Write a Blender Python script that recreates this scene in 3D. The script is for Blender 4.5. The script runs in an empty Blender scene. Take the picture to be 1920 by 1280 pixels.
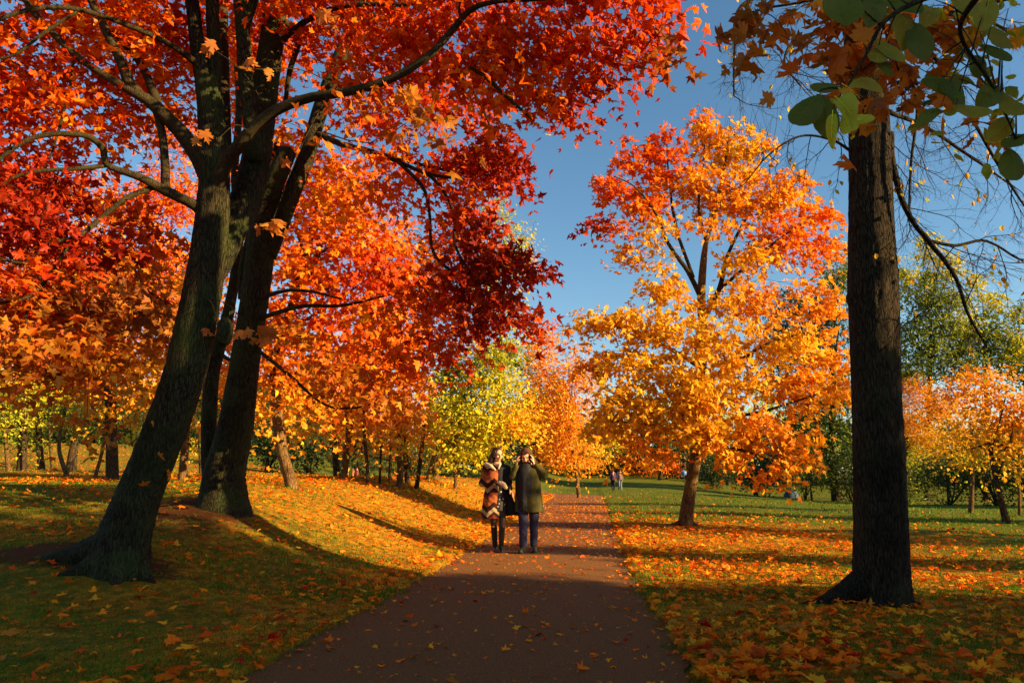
import bpy, math, random
import numpy as np
R = math.radians
rng = np.random.default_rng(11); random.seed(5)
SC = bpy.context.scene; COL = SC.collection
F = 1387.0; PITCH = math.atan(245.0/F); CZ = 1.35
cs, sn = math.cos(PITCH), math.sin(PITCH)
SUN_AZ = 21.0; SUN_EL = 17.5      # azimuth: degrees behind the camera's right-hand side
SUND = np.array([math.cos(R(SUN_AZ))*math.cos(R(SUN_EL)), -math.sin(R(SUN_AZ))*math.cos(R(SUN_EL)), math.sin(R(SUN_EL))])
UP = np.array([0, 0, 1.0])

def P(px, py, d):
    u = (px-960)/F; v = (640-py)/F
    t = d/(cs - v*sn)
    return np.array([u*t, d, CZ+(sn+v*cs)*t])
def mpp(px, py, d):
    v = (640-py)/F
    return d/(cs-v*sn)/F

# ------------------------------------------------------------------ terrain
def sst(a, b, x):
    t = np.clip((x-a)/(b-a), 0, 1); return t*t*(3-2*t)
def centre(y):
    y = np.asarray(y, float)
    return -0.86+0.108*y - np.where(y > 43, 0.22*(y-43)**2, 0)
def HW(y): return 1.34+.20*(1-sst(4, 11, np.asarray(y, float)))
_ph = rng.uniform(0, 6.28, (14, 2)); _fr = rng.uniform(.15, 1.6, (14, 2))
def bumps(x, y):
    s = 0
    for i in range(14):
        s = s+np.sin(x*_fr[i, 0]+_ph[i, 0]+.6*np.sin(y*_fr[i, 1]))*np.sin(y*_fr[i, 1]+_ph[i, 1])/(1+2*_fr[i].mean())
    return s
def H(x, y):
    x = np.asarray(x, float); y = np.asarray(y, float)
    c = -0.86+0.108*y; w_ = HW(y)
    sl = c-w_-x; sr = x-c-w_
    amp = 0.04+1.06*sst(4, 14.5, y)-0.45*sst(30, 60, y)
    h = amp*sst(-.1, 4.6, sl)
    h = h+2.9*sst(22, 62, y)*sst(6, 32, -x)
    h = h-1.0*sst(14, 60, y)*sst(2, 20, sr)
    h = h+(1.25*sst(62, 105, y))
    out = np.clip(np.maximum(sl, sr), 0, 1)
    h = h+bumps(x, y)*.035*out
    # low mounds of earth under the two big trunks
    for (mx, my, r, a) in MOUNDS:
        h = h+a*np.exp(-(((x-mx)/r)**2+((y-my)/r)**2))
    edge = np.maximum(sl, sr)
    return h+0.03*sst(-.02, .06, edge)
MOUNDS = []
def ground(px, py, dmax=200):
    d = 3.0
    while d < dmax:
        p = P(px, py, d)
        if p[2] <= H(p[0], p[1]): return np.array([p[0], p[1], float(H(p[0], p[1]))])
        d *= 1.004
    p = P(px, py, dmax); return np.array([p[0], p[1], float(H(p[0], p[1]))])
_a = P(225, 1070, 8.3); _b = P(425, 945, 11.2)
MOUNDS += [(_a[0]-.5, _a[1]+.2, .9, .10), (_b[0]-.1, _b[1]-.1, 1.0, .20)]

# ------------------------------------------------------------------ mesh builder
class MB:
    def __init__(s): s.v = []; s.n = 0; s.f = []; s.c = []
    def add(s, v, faces, col=None):
        v = np.asarray(v, np.float32)
        for f in faces if isinstance(faces, list) else [faces]: s.f.append(np.asarray(f, np.int32)+s.n)
        s.v.append(v); s.n += len(v)
        if col is None: col = np.ones((len(v), 3), np.float32)
        col = np.asarray(col, np.float32)
        if col.ndim == 1: col = np.tile(col, (len(v), 1))
        s.c.append(col)
    def build(s, name, mat=None, parent=None, smooth=True, loc=None, col=False):
        V = np.concatenate(s.v); me = bpy.data.meshes.new(name)
        org = np.array(parent.location if parent is not None else (loc if loc is not None else (0, 0, 0)), np.float32)
        V = V-org
        me.vertices.add(len(V)); me.vertices.foreach_set('co', V.ravel())
        li = np.concatenate([f.ravel() for f in s.f]); lt = np.concatenate([np.full(len(f), f.shape[1], np.int32) for f in s.f])
        ls = np.concatenate([[0], np.cumsum(lt)[:-1]]).astype(np.int32)
        me.loops.add(len(li)); me.loops.foreach_set('vertex_index', li.astype(np.int32))
        me.polygons.add(len(lt)); me.polygons.foreach_set('loop_start', ls)
        me.polygons.foreach_set('loop_total', lt)
        me.polygons.foreach_set('use_smooth', np.full(len(lt), smooth, bool))
        if col:
            a = me.color_attributes.new('col', 'FLOAT_COLOR', 'POINT')
            C = np.concatenate(s.c); a.data.foreach_set('color', np.hstack([C, np.ones((len(C), 1), np.float32)]).ravel().astype(np.float32))
        me.update(); me.validate()
        if mat: me.materials.append(mat)
        o = bpy.data.objects.new(name, me); COL.objects.link(o)
        if parent is not None: o.parent = parent
        elif loc is not None: o.location = loc
        return o
def tag(o, label=None, cat=None, group=None, kind=None):
    if label: o['label'] = label
    if cat: o['category'] = cat
    if group: o['group'] = group
    if kind: o['kind'] = kind
    return o
def empty(name, loc, label=None, cat=None, group=None):
    o = bpy.data.objects.new(name, None); COL.objects.link(o); o.location = tuple(float(q) for q in loc); o.empty_display_size = .2
    return tag(o, label, cat, group)

def catmull(p, n):
    p = np.asarray(p, float)
    if len(p) < 3:
        t = np.linspace(0, 1, n)[:, None]; return p[0]*(1-t)+p[-1]*t
    q = np.vstack([2*p[0]-p[1], p, 2*p[-1]-p[-2]]); out = []
    m = len(p)-1
    for s in np.linspace(0, m, n):
        i = min(int(s), m-1); t = s-i
        a, b, c, d = q[i:i+4]
        out.append(.5*((2*b)+(c-a)*t+(2*a-5*b+4*c-d)*t*t+(3*b-a-3*c+d)*t**3))
    return np.array(out)
def tube(mb, pts, rad, sides=8, n=None, rough=0, flare=0, col=None, wob=0, cap=True):
    """pts (k,3), rad (k)."""
    pts = np.asarray(pts, float); rad = np.asarray(rad, float)
    L = np.linalg.norm(np.diff(pts, axis=0), axis=1).sum()
    if n is None: n = max(3, min(24, len(pts)*4))
    C = catmull(np.hstack([pts, rad[:, None]]), n)
    p = C[:, :3]; r = np.maximum(C[:, 3], rad.min()*.6)
    if wob: p = p+np.cumsum(rng.normal(0, wob, (n, 3)), axis=0)*np.linspace(0, 1, n)[:, None]*(1-np.linspace(0, 1, n)[:, None])*4
    T = np.gradient(p, axis=0); T /= np.linalg.norm(T, axis=1)[:, None]+1e-9
    u = np.cross(T[0], [0.3, 1, .1]); u /= np.linalg.norm(u)
    th = np.arange(sides)*2*math.pi/sides
    V = np.empty((n, sides, 3)); arc = np.linspace(0, L, n)
    ph = rng.uniform(0, 6.28, 12)
    for i in range(n):
        u = u-T[i]*np.dot(u, T[i]); u /= np.linalg.norm(u)+1e-9
        w = np.cross(T[i], u); k = np.ones(sides)
        if rough:
            s = arc[i]; g = 0
            for j, (a, b) in enumerate(((3, .6), (5, 1.1), (9, 1.7), (14, 2.6), (23, 4.), (31, 6.))):
                g = g+np.sin(a*th+ph[j]+1.3*np.sin(b*s+ph[j+6]))*(.5 if j > 2 else .8)
            k = k+rough*g*.35+rough*.3*rng.normal(0, 1, sides)
        if flare:
            f = math.exp(-arc[i]/(flare*.55))
            k = k+f*(.55+.55*np.maximum(0, np.sin(3*th+ph[0]))**2+.3*np.maximum(0, np.sin(5*th+ph[1])))
        V[i] = p[i]+(np.cos(th)[:, None]*u+np.sin(th)[:, None]*w)*(r[i]*k)[:, None]
    idx = np.arange(n*sides).reshape(n, sides)
    a = idx[:-1]; b = np.roll(idx, -1, 1)[:-1]; c = np.roll(idx, -1, 1)[1:]; d = idx[1:]
    faces = [np.stack([a, b, c, d], -1).reshape(-1, 4)]
    VV = V.reshape(-1, 3)
    if cap:
        VV = np.vstack([VV, p[-1]+T[-1]*r[-1]*.6, p[0]]); e = n*sides
        l = idx[-1]; faces.append(np.stack([l, np.roll(l, -1), np.full(sides, e)], -1))
        l = idx[0]; faces.append(np.stack([np.roll(l, -1), l, np.full(sides, e+1)], -1))
    mb.add(VV, faces, col)
    return p, r

# ------------------------------------------------------------------ leaf templates
def mir(h): return np.array(h+[(-x, y) for x, y in h[::-1] if x > 0])
T_DET = mir([(0, -.33), (.16, -.40), (.40, -.38), (.30, -.22), (.44, -.14), (.40, -.04), (.60, .10), (.42, .14), (.36, .26), (.16, .12), (.17, .32), (.26, .42), (.12, .44), (0, .64)])
T_MAP = mir([(0, -.30), (.36, -.36), (.26, -.12), (.58, .10), (.20, .16), (.20, .36), (0, .62)])
T_SIM = mir([(0, -.34), (.46, -.16), (.16, .02), (.34, .34), (0, .56)])
T_OVL = np.array([(0, -.5), (.22, -.38), (.34, -.12), (.33, .12), (.18, .36), (0, .58), (-.18, .36), (-.33, .12), (-.34, -.12), (-.22, -.38)])
T_BIG = np.array([(.40*math.sin(t_)*(1-.22*math.cos(t_))*(1+.035*(i_ % 2)), -.54*math.cos(t_)+.06*max(0, math.cos(math.pi-t_))**8) for i_, t_ in enumerate(np.linspace(0, 2*math.pi, 33)[:-1])])
T_QD = np.array([(0, -.5), (.38, 0), (0, .5), (-.38, 0)])
def place_leaves(mb, pos, nrm, tip, size, tmpl, cols, cup=.12, fan=True):
    N = len(pos)
    if N == 0: return
    n = nrm/(np.linalg.norm(nrm, axis=1)[:, None]+1e-9)
    t = tip-n*(tip*n).sum(1)[:, None]; t /= np.linalg.norm(t, axis=1)[:, None]+1e-9
    s = np.cross(t, n); K = len(tmpl); size = np.asarray(size)[:, None]
    vs = []
    r2 = (tmpl**2).sum(1)
    fold = rng.normal(0, .42, N)
    bend = rng.normal(cup, .5, N)
    kx = rng.uniform(.72, 1.08, (N, 1)); sk_ = rng.normal(0, .10, (N, 1)); tear = rng.normal(1, .09, (N, K, 1))
    for k in range(K):
        z = -(r2[k])*bend+abs(tmpl[k, 0])*fold
        vs.append(pos+size*(tear[:, k]*(s*(tmpl[k, 0]*kx+tmpl[k, 1]*sk_)+t*tmpl[k, 1])+n*z[:, None]) if N > 1 else pos+size*(s*tmpl[k, 0]+t*tmpl[k, 1]+n*z[:, None]))
    if fan:
        vs.append(pos+n*size*.02); K1 = K+1
        V = np.stack(vs, 1).reshape(-1, 3)
        base = (np.arange(N)*K1)[:, None, None]
        i = np.arange(K); tri = np.stack([i, (i+1) % K, np.full(K, K)], -1)[None]
        f = (base+tri).reshape(-1, 3)
    else:
        K1 = K; V = np.stack(vs, 1).reshape(-1, 3)
        base = (np.arange(N)*K)[:, None, None]
        f = (base+np.array([[[0, 1, 2], [0, 2, 3]]])).reshape(-1, 3)
    mb.add(V, [f], np.repeat(cols, K1, 0))
PAL = dict(
    red=[(.66, .062, .001), (.50, .036, .001), (.76, .12, .002), (.80, .20, .003)],
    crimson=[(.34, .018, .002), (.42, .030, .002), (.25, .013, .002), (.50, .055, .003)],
    orred=[(.82, .13, .003), (.84, .21, .004), (.72, .07, .003), (.88, .31, .008)],
    orange=[(.82, .20, .008), (.86, .28, .010), (.80, .13, .008), (.90, .40, .02)],
    amber=[(.84, .33, .012), (.88, .42, .02), (.82, .24, .01), (.88, .52, .03)],
    gold=[(.86, .46, .02), (.88, .56, .03), (.80, .36, .014), (.75, .50, .03)],
    ygreen=[(.50, .52, .02), (.72, .62, .02), (.28, .36, .018), (.80, .62, .02)],
    green=[(.12, .18, .02), (.20, .25, .025), (.07, .12, .018), (.36, .36, .03)],
    dgreen=[(.03, .06, .012), (.05, .085, .015), (.02, .04, .01), (.08, .11, .02)],
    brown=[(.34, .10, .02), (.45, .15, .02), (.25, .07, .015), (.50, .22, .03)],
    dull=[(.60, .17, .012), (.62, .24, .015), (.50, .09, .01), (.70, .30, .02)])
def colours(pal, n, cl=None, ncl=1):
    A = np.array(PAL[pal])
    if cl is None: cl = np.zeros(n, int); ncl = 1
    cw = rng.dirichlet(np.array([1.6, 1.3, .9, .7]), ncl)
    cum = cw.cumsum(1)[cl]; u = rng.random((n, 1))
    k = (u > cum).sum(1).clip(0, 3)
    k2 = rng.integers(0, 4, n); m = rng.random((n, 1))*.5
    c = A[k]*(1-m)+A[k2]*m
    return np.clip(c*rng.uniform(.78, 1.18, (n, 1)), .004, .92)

def crown(mb, tw, blobs, leaf, tmpl, skel, cov=2.2, csz=.35, per=26, twig=.008, fan=True, up=.55, twsides=4):
    """blobs: (px,py,rx,ry,d,rd,pal[,covmul]); leaves gather in drooping sprays round twig nodes that hang on the limbs."""
    nodes = []; info = []
    asp = .40
    for b in blobs:
        px, py, rx, ry, d, rd, pal = b[:7]; cm = b[7] if len(b) > 7 else 1
        c = P(px, py, d); m = mpp(px, py, d)
        n = int(cov*cm*math.pi*rx*ry/((leaf/m)**2*asp)); k = max(2, n//per)
        q = rng.normal(0, 1, (k, 3)); q /= np.linalg.norm(q, axis=1)[:, None]
        q *= (rng.random(k)**(1/2.4))[:, None]
        q *= np.array([max(rx*m-csz*.5, .1), rd, max(ry*m-csz*.3, .1)])
        nodes.append(c+q); info += [(pal, n/k)]*k
    nodes = np.concatenate(nodes); k = len(nodes)
    cc = nodes.mean(0)
    if tw is not None and skel is not None and len(skel):
        S = np.asarray(skel); d0 = np.array([np.linalg.norm(S-q, axis=1).min() for q in nodes])
        order = np.argsort(d0); att = list(S); attr = [twig*2.2]*len(S)
        A = np.empty((len(S)+k, 3)); A[:len(S)] = S; m_ = len(S)
        for i in order:
            q = nodes[i]; dd = np.linalg.norm(A[:m_]-q, axis=1); j = int(dd.argmin())
            a = A[j]; L = dd[j]
            if L > .04:
                mid = (a+q)/2+rng.normal(0, L*.10, 3)+np.array([0, 0, L*.08])
                r0 = twig*(.7+.5*min(L, 2.0)); tube(tw, [a, mid, q], [r0, r0*.75, r0*.45], twsides, 5, cap=False)
                A[m_] = q; m_ += 1
    pals = {}
    for i, (pal, nn) in enumerate(info): pals.setdefault(pal, []).append((i, nn))
    for pal, L in pals.items():
        ii = np.array([a for a, _ in L]); cnt = rng.poisson(np.array([b for _, b in L])*rng.uniform(.45, 1.6, len(L)))
        cl = np.repeat(np.arange(len(ii)), cnt); n = len(cl)
        if n == 0: continue
        sc = rng.uniform(.6, 1.35, (len(ii), 1))[cl]
        off = np.clip(rng.normal(0, 1, (n, 3)), -1.75, 1.75)*np.array([csz, csz, csz*.42])*sc
        off[:, 2] -= (off[:, 0]**2+off[:, 1]**2)/(csz*3.2)
        pos = nodes[ii][cl]+off
        out = pos-cc; out /= np.linalg.norm(out, axis=1)[:, None]+1e-6
        tilt = rng.normal(0, .35, (len(ii), 3))[cl]
        nr = UP*up+SUND*.35+out*.25+tilt+rng.normal(0, .5, (n, 3))
        tp = off*np.array([1.2, 1.2, .4])/csz+np.array([0, 0, -.55])+rng.normal(0, .5, (n, 3))
        place_leaves(mb, pos, nr, tp, leaf*rng.uniform(.5, 1.28, n), tmpl, colours(pal, n, cl, len(ii)), fan=fan)

# ------------------------------------------------------------------ materials
def mat(name):
    m = bpy.data.materials.new(name); m.use_nodes = True; nt = m.node_tree; nt.nodes.clear()
    out = nt.nodes.new('ShaderNodeOutputMaterial'); return m, nt, out
def N(nt, typ, **kw):
    n = nt.nodes.new(typ)
    for k, v in kw.items():
        if k in n.inputs: n.inputs[k].default_value = v
        else: setattr(n, k, v)
    return n
def ramp(nt, fac, stops, interp='LINEAR'):
    r = nt.nodes.new('ShaderNodeValToRGB'); r.color_ramp.interpolation = interp
    e = r.color_ramp.elements
    while len(e) < len(stops): e.new(.5)
    for i, (p, c) in enumerate(stops): e[i].position = p; e[i].color = (*c, 1) if len(c) == 3 else c
    nt.links.new(fac, r.inputs[0]); return r.outputs[0]
def mixc(nt, fac, a, b, mode='MIX'):
    m = nt.nodes.new('ShaderNodeMix'); m.data_type = 'RGBA'; m.blend_type = mode
    for sock, v in ((m.inputs[0], fac), (m.inputs[6], a), (m.inputs[7], b)):
        if hasattr(v, 'links') or hasattr(v, 'is_output'): nt.links.new(v, sock)
        elif isinstance(v, (int, float)): sock.default_value = v
        else: sock.default_value = (*v, 1)
    return m.outputs[2]
def coords(nt, which='Object', scale=(1, 1, 1)):
    t = nt.nodes.new('ShaderNodeTexCoord'); mp = nt.nodes.new('ShaderNodeMapping'); mp.inputs['Scale'].default_value = scale
    nt.links.new(t.outputs[which], mp.inputs[0]); return mp.outputs[0]
def noise(nt, vec, scale, detail=4, rough=.6):
    n = N(nt, 'ShaderNodeTexNoise', Scale=scale, Detail=detail, Roughness=rough); nt.links.new(vec, n.inputs['Vector']); return n.outputs['Fac']
def leaf_mat(name, trans=.42, gloss=.012):
    m, nt, out = mat(name)
    a = N(nt, 'ShaderNodeAttribute', attribute_name='col')
    v = noise(nt, coords(nt, 'Object'), 26, 2)
    c = mixc(nt, .55, a.outputs['Color'], ramp(nt, v, [(.3, (.78, .68, .64)), (.65, (1, 1, 1))]), 'MULTIPLY')
    d = N(nt, 'ShaderNodeBsdfDiffuse'); t = N(nt, 'ShaderNodeBsdfTranslucent'); g = N(nt, 'ShaderNodeBsdfGlossy', Roughness=.55)
    g.inputs['Color'].default_value = (1, .95, .85, 1)
    nt.links.new(c, d.inputs[0]); nt.links.new(c, t.inputs[0])
    x = N(nt, 'ShaderNodeMixShader', Fac=trans); nt.links.new(d.outputs[0], x.inputs[1]); nt.links.new(t.outputs[0], x.inputs[2])
    y = N(nt, 'ShaderNodeMixShader', Fac=gloss); nt.links.new(x.outputs[0], y.inputs[1]); nt.links.new(g.outputs[0], y.inputs[2])
    nt.links.new(y.outputs[0], out.inputs[0]); return m
def principled(nt, out, **kw):
    b = nt.nodes.new('ShaderNodeBsdfPrincipled')
    for k, v in kw.items():
        s = b.inputs[k]
        if hasattr(v, 'is_output'): nt.links.new(v, s)
        elif isinstance(v, tuple): s.default_value = (*v, 1)
        else: s.default_value = v
    nt.links.new(b.outputs[0], out.inputs[0]); return b
def bump(nt, h, dist, strength=1.0):
    b = N(nt, 'ShaderNodeBump', Distance=dist, Strength=strength); nt.links.new(h, b.inputs['Height']); return b.outputs[0]
def bark_mat(name, dark, mid, moss, mossamt=.5, sc=1.0, bd=.02):
    m, nt, out = mat(name)
    v = coords(nt, 'Object', (1, 1, .13)); v2 = coords(nt, 'Object')
    vo = N(nt, 'ShaderNodeTexVoronoi', Scale=48*sc, feature='DISTANCE_TO_EDGE'); 
    dn = noise(nt, v, 9*sc, 4); mx = N(nt, 'ShaderNodeVectorMath', operation='ADD')
    cn = N(nt, 'ShaderNodeTexNoise', Scale=10*sc, Detail=3); nt.links.new(v, cn.inputs['Vector'])
    sc_ = N(nt, 'ShaderNodeVectorMath', operation='SCALE'); sc_.inputs['Scale'].default_value = .06; nt.links.new(cn.outputs['Color'], sc_.inputs[0])
    nt.links.new(v, mx.inputs[0]); nt.links.new(sc_.outputs[0], mx.inputs[1]); nt.links.new(mx.outputs[0], vo.inputs['Vector'])
    crack = ramp(nt, vo.outputs['Distance'], [(0, (0, 0, 0)), (.14, (1, 1, 1))])
    fine = noise(nt, v, 70*sc, 5)
    c = mixc(nt, ramp(nt, fine, [(.3, (0, 0, 0)), (.7, (1, 1, 1))]), dark, mid)
    c = mixc(nt, crack, tuple(q*.35 for q in dark), c)
    ms = ramp(nt, noise(nt, v2, 2.3, 6, .7), [(.42, (0, 0, 0)), (.62, (mossamt,)*3)])
    c = mixc(nt, ms, c, moss)
    c = mixc(nt, 1.0, c, ramp(nt, noise(nt, v2, 1.1, 5, .75), [(.3, (.45, .42, .40)), (.7, (1.45, 1.35, 1.25))]), 'MULTIPLY')
    hh = mixc(nt, .35, crack, fine)
    principled(nt, out, **{'Base Color': c, 'Roughness': .95, 'Specular IOR Level': .15, 'Normal': bump(nt, hh, bd, 1)})
    return m
M = {}
M['leaf'] = leaf_mat('leaf_autumn'); M['leaf_fallen'] = leaf_mat('leaf_fallen', .12, .01); M['leaf_green'] = leaf_mat('leaf_green', .40, .018)
M['grass_blade'] = leaf_mat('grass_blade', .40, .008)
M['bark_big'] = bark_mat('bark_mossy', (.018, .015, .009), (.075, .064, .034), (.034, .056, .014), .7, 1.0, .022)
M['bark_dark'] = bark_mat('bark_dark', (.014, .010, .007), (.062, .047, .030), (.026, .036, .013), .35, 1.0, .022)
M['bark_twig'] = bark_mat('bark_twig', (.022, .016, .009), (.085, .064, .032), (.06, .065, .024), .3, 1.6, .006)
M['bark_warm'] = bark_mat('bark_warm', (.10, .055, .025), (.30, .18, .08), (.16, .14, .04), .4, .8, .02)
M['bark_far'] = bark_mat('bark_far', (.035, .024, .016), (.13, .085, .05), (.06, .065, .025), .3, .6, .03)

def ground_mat():
    m, nt, out = mat('lawn')
    v = coords(nt, 'Object'); at = N(nt, 'ShaderNodeAttribute', attribute_name='col')
    sep = N(nt, 'ShaderNodeSeparateColor'); nt.links.new(at.outputs['Color'], sep.inputs[0])
    g = mixc(nt, ramp(nt, noise(nt, v, 1.1, 6, .7), [(.35, (0, 0, 0)), (.68, (1, 1, 1))]), (.045, .10, .008), (.15, .18, .012))
    g = mixc(nt, ramp(nt, noise(nt, v, 34, 4, .7), [(.35, (0, 0, 0)), (.7, (1, 1, 1))]), g, (.20, .18, .022))
    g = mixc(nt, ramp(nt, noise(nt, v, 90, 3, .8), [(.38, (.5, .5, .5)), (.6, (0, 0, 0))]), g, (.014, .018, .006))
    # carpet of leaf litter: fine scraps of leaf in the grass
    vo = N(nt, 'ShaderNodeTexVoronoi', Scale=9.0); nt.links.new(v, vo.inputs['Vector'])
    lc = ramp(nt, vo.outputs['Color'], [(0, (.20, .05, .008)), (.35, (.60, .17, .01)), (.65, (.72, .30, .015)), (1, (.62, .34, .02))])
    lm = N(nt, 'ShaderNodeMath', operation='ADD', use_clamp=True); n2 = noise(nt, v, 7, 5, .8)
    nt.links.new(n2, lm.inputs[0]); nt.links.new(sep.outputs[0], lm.inputs[1])
    lmask = ramp(nt, lm.outputs[0], [(.62, (0, 0, 0)), (.92, (.9, .9, .9))])
    g = mixc(nt, lmask, g, lc)
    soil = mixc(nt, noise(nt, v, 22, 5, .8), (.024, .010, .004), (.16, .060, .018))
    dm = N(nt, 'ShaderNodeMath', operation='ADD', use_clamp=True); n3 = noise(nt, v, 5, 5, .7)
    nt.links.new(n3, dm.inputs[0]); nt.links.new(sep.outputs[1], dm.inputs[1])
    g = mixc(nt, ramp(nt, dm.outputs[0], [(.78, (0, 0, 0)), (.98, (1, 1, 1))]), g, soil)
    hb = mixc(nt, .5, noise(nt, v, 60, 4, .8), noise(nt, v, 6, 4, .7))
    principled(nt, out, **{'Base Color': g, 'Roughness': 1.0, 'Specular IOR Level': .05, 'Normal': bump(nt, hb, .035, 1)})
    return m
M['lawn'] = ground_mat()
def path_mat():
    m, nt, out = mat('asphalt'); v = coords(nt, 'Object')
    a = noise(nt, v, 75, 4, .9); b = noise(nt, v, 2.2, 5, .7)
    c = mixc(nt, ramp(nt, a, [(.35, (0, 0, 0)), (.68, (1, 1, 1))]), (.014, .006, .0018), (.38, .165, .040))
    c = mixc(nt, ramp(nt, b, [(.3, (.0, .0, .0)), (.7, (.5, .5, .5))]), c, (.19, .074, .017))
    vo = N(nt, 'ShaderNodeTexVoronoi', Scale=85); nt.links.new(v, vo.inputs['Vector'])
    c = mixc(nt, ramp(nt, vo.outputs['Distance'], [(.14, (1, 1, 1)), (.22, (0, 0, 0))]), c, (.36, .20, .085))
    principled(nt, out, **{'Base Color': c, 'Roughness': .9, 'Specular IOR Level': .2, 'Normal': bump(nt, a, .014, 1)})
    return m
M['path'] = path_mat()
def plain(name, c, rough=.7, nscale=30, var=.25, **kw):
    m, nt, out = mat(name); v = coords(nt, 'Object'); n = noise(nt, v, nscale, 4, .6)
    col = mixc(nt, ramp(nt, n, [(.3, (0, 0, 0)), (.7, (1, 1, 1))]), tuple(q*(1-var) for q in c), tuple(min(1, q*(1+var)) for q in c))
    principled(nt, out, **{'Base Color': col, 'Roughness': rough, 'Specular IOR Level': .25, 'Normal': bump(nt, n, .006, .6)}, **kw)
    return m

# ------------------------------------------------------------------ sky + sun + camera
w = bpy.data.worlds.new('World'); SC.world = w; w.use_nodes = True
nt = w.node_tree; nt.nodes.clear()
sky = nt.nodes.new('ShaderNodeTexSky'); sky.sky_type = 'NISHITA'; sky.sun_disc = False
sky.sun_elevation = R(SUN_EL); sky.sun_rotation = math.atan2(SUND[0], SUND[1])
sky.air_density = 1.0; sky.dust_density = .15; sky.ozone_density = 2.2
hs = nt.nodes.new('ShaderNodeHueSaturation'); hs.inputs['Hue'].default_value = .492; hs.inputs['Value'].default_value = 1.02; hs.inputs['Saturation'].default_value = 1.12
bg = nt.nodes.new('ShaderNodeBackground'); bg.inputs['Strength'].default_value = .060
wo = nt.nodes.new('ShaderNodeOutputWorld'); nt.links.new(sky.outputs[0], hs.inputs['Color']); nt.links.new(hs.outputs[0], bg.inputs[0]); nt.links.new(bg.outputs[0], wo.inputs[0])
from mathutils import Vector
sl = bpy.data.lights.new('sun', 'SUN'); sl.energy = 5.0; sl.angle = R(.5); sl.color = (1, .68, .30)
so = bpy.data.objects.new('sun', sl); COL.objects.link(so); so.rotation_euler = Vector(-SUND).to_track_quat('-Z', 'Y').to_euler()
so.location = (30, -12, 20)
cd = bpy.data.cameras.new('camera'); cam = bpy.data.objects.new('camera', cd); COL.objects.link(cam); SC.camera = cam
cd.sensor_width = 36; cd.lens = F*36/1920; cd.clip_end = 3000; cd.clip_start = .1
cam.location = (0, 0, CZ); cam.rotation_euler = (math.pi/2+PITCH, 0, 0)
SC.view_settings.view_transform = 'Standard'; SC.view_settings.look = 'None'; SC.view_settings.exposure = 1.55; SC.view_settings.gamma = 1
SC.render.engine = 'CYCLES'
SC.cycles.max_bounces = 7; SC.cycles.diffuse_bounces = 4; SC.cycles.transmission_bounces = 4; SC.cycles.glossy_bounces = 2
SC.cycles.use_denoising = True; SC.cycles.sample_clamp_indirect = 6

# ------------------------------------------------------------------ ground sheet
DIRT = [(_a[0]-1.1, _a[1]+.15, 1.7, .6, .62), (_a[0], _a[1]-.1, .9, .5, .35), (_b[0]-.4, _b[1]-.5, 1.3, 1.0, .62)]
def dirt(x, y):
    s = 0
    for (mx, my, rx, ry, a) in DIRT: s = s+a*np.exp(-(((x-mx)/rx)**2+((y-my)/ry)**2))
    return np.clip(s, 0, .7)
def litter(x, y):
    """expected fallen leaves per square metre"""
    x = np.asarray(x, float); y = np.asarray(y, float)
    c = centre(y); w_ = HW(y); sl = c-w_-x; sr = x-c-w_
    n = .5+.5*np.sin(x*1.9+2.3*np.sin(y*.7))*np.sin(y*1.3+1.1*np.sin(x*.9))
    right = (34*np.exp(-np.clip(sr, 0, 50)/1.1)+195*sst(3.2, 3.8, y)*(1-.62*sst(5.2, 9, y))*(1-.35*sst(2, 6, sr)))*(.35+.85*n)*(1-sst(13, 22, y)*.93)*(1-.88*sst(3, 9, sr)*sst(8, 11, y))
    right = right+22*np.exp(-((x-4.5)**2+(y-18)**2)/26)
    left = 19+60*np.exp(-np.clip(sl, 0, 50)/.45)+16*n*(1-sst(9, 11, y))+13*sst(10.5, 13, y)*(1-.65*sst(30, 45, y))*(1-.85*sst(4, 7, sl))
    onp = 46.0+110*np.exp(-np.minimum(np.abs(sl), np.abs(sr))/.09)+60*sst(11.5, 15, y)*(1-sst(32, 38, y))*(.3+n)
    r = np.where(sr > 0, right, np.where(sl > 0, left, onp))
    return r*(1-.85*sst(50, 65, y))
xs = np.unique(np.concatenate([-np.geomspace(9, 700, 46), np.arange(-9, 9.01, .11), np.geomspace(9, 700, 46)]))
ys = np.unique(np.concatenate([np.linspace(-60, 2, 22), np.arange(2, 20, .12), np.geomspace(20, 900, 120)]))
X, Y = np.meshgrid(xs, ys); Z = H(X, Y)
onpath = (np.abs(X-centre(Y)) < HW(Y)+.02) & (Y < 60) & (Y > -40)
g = MB(); idx = np.arange(X.size).reshape(X.shape)
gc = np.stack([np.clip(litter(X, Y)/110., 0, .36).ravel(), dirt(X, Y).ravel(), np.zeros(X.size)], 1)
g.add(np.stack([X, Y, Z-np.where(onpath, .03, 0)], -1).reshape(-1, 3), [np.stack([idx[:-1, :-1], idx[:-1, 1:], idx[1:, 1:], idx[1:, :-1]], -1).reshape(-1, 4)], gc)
tag(g.build('lawn', M['lawn'], col=True), 'grassy park lawn with fallen leaves rising to the left of the path', None, None, 'structure')
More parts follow.
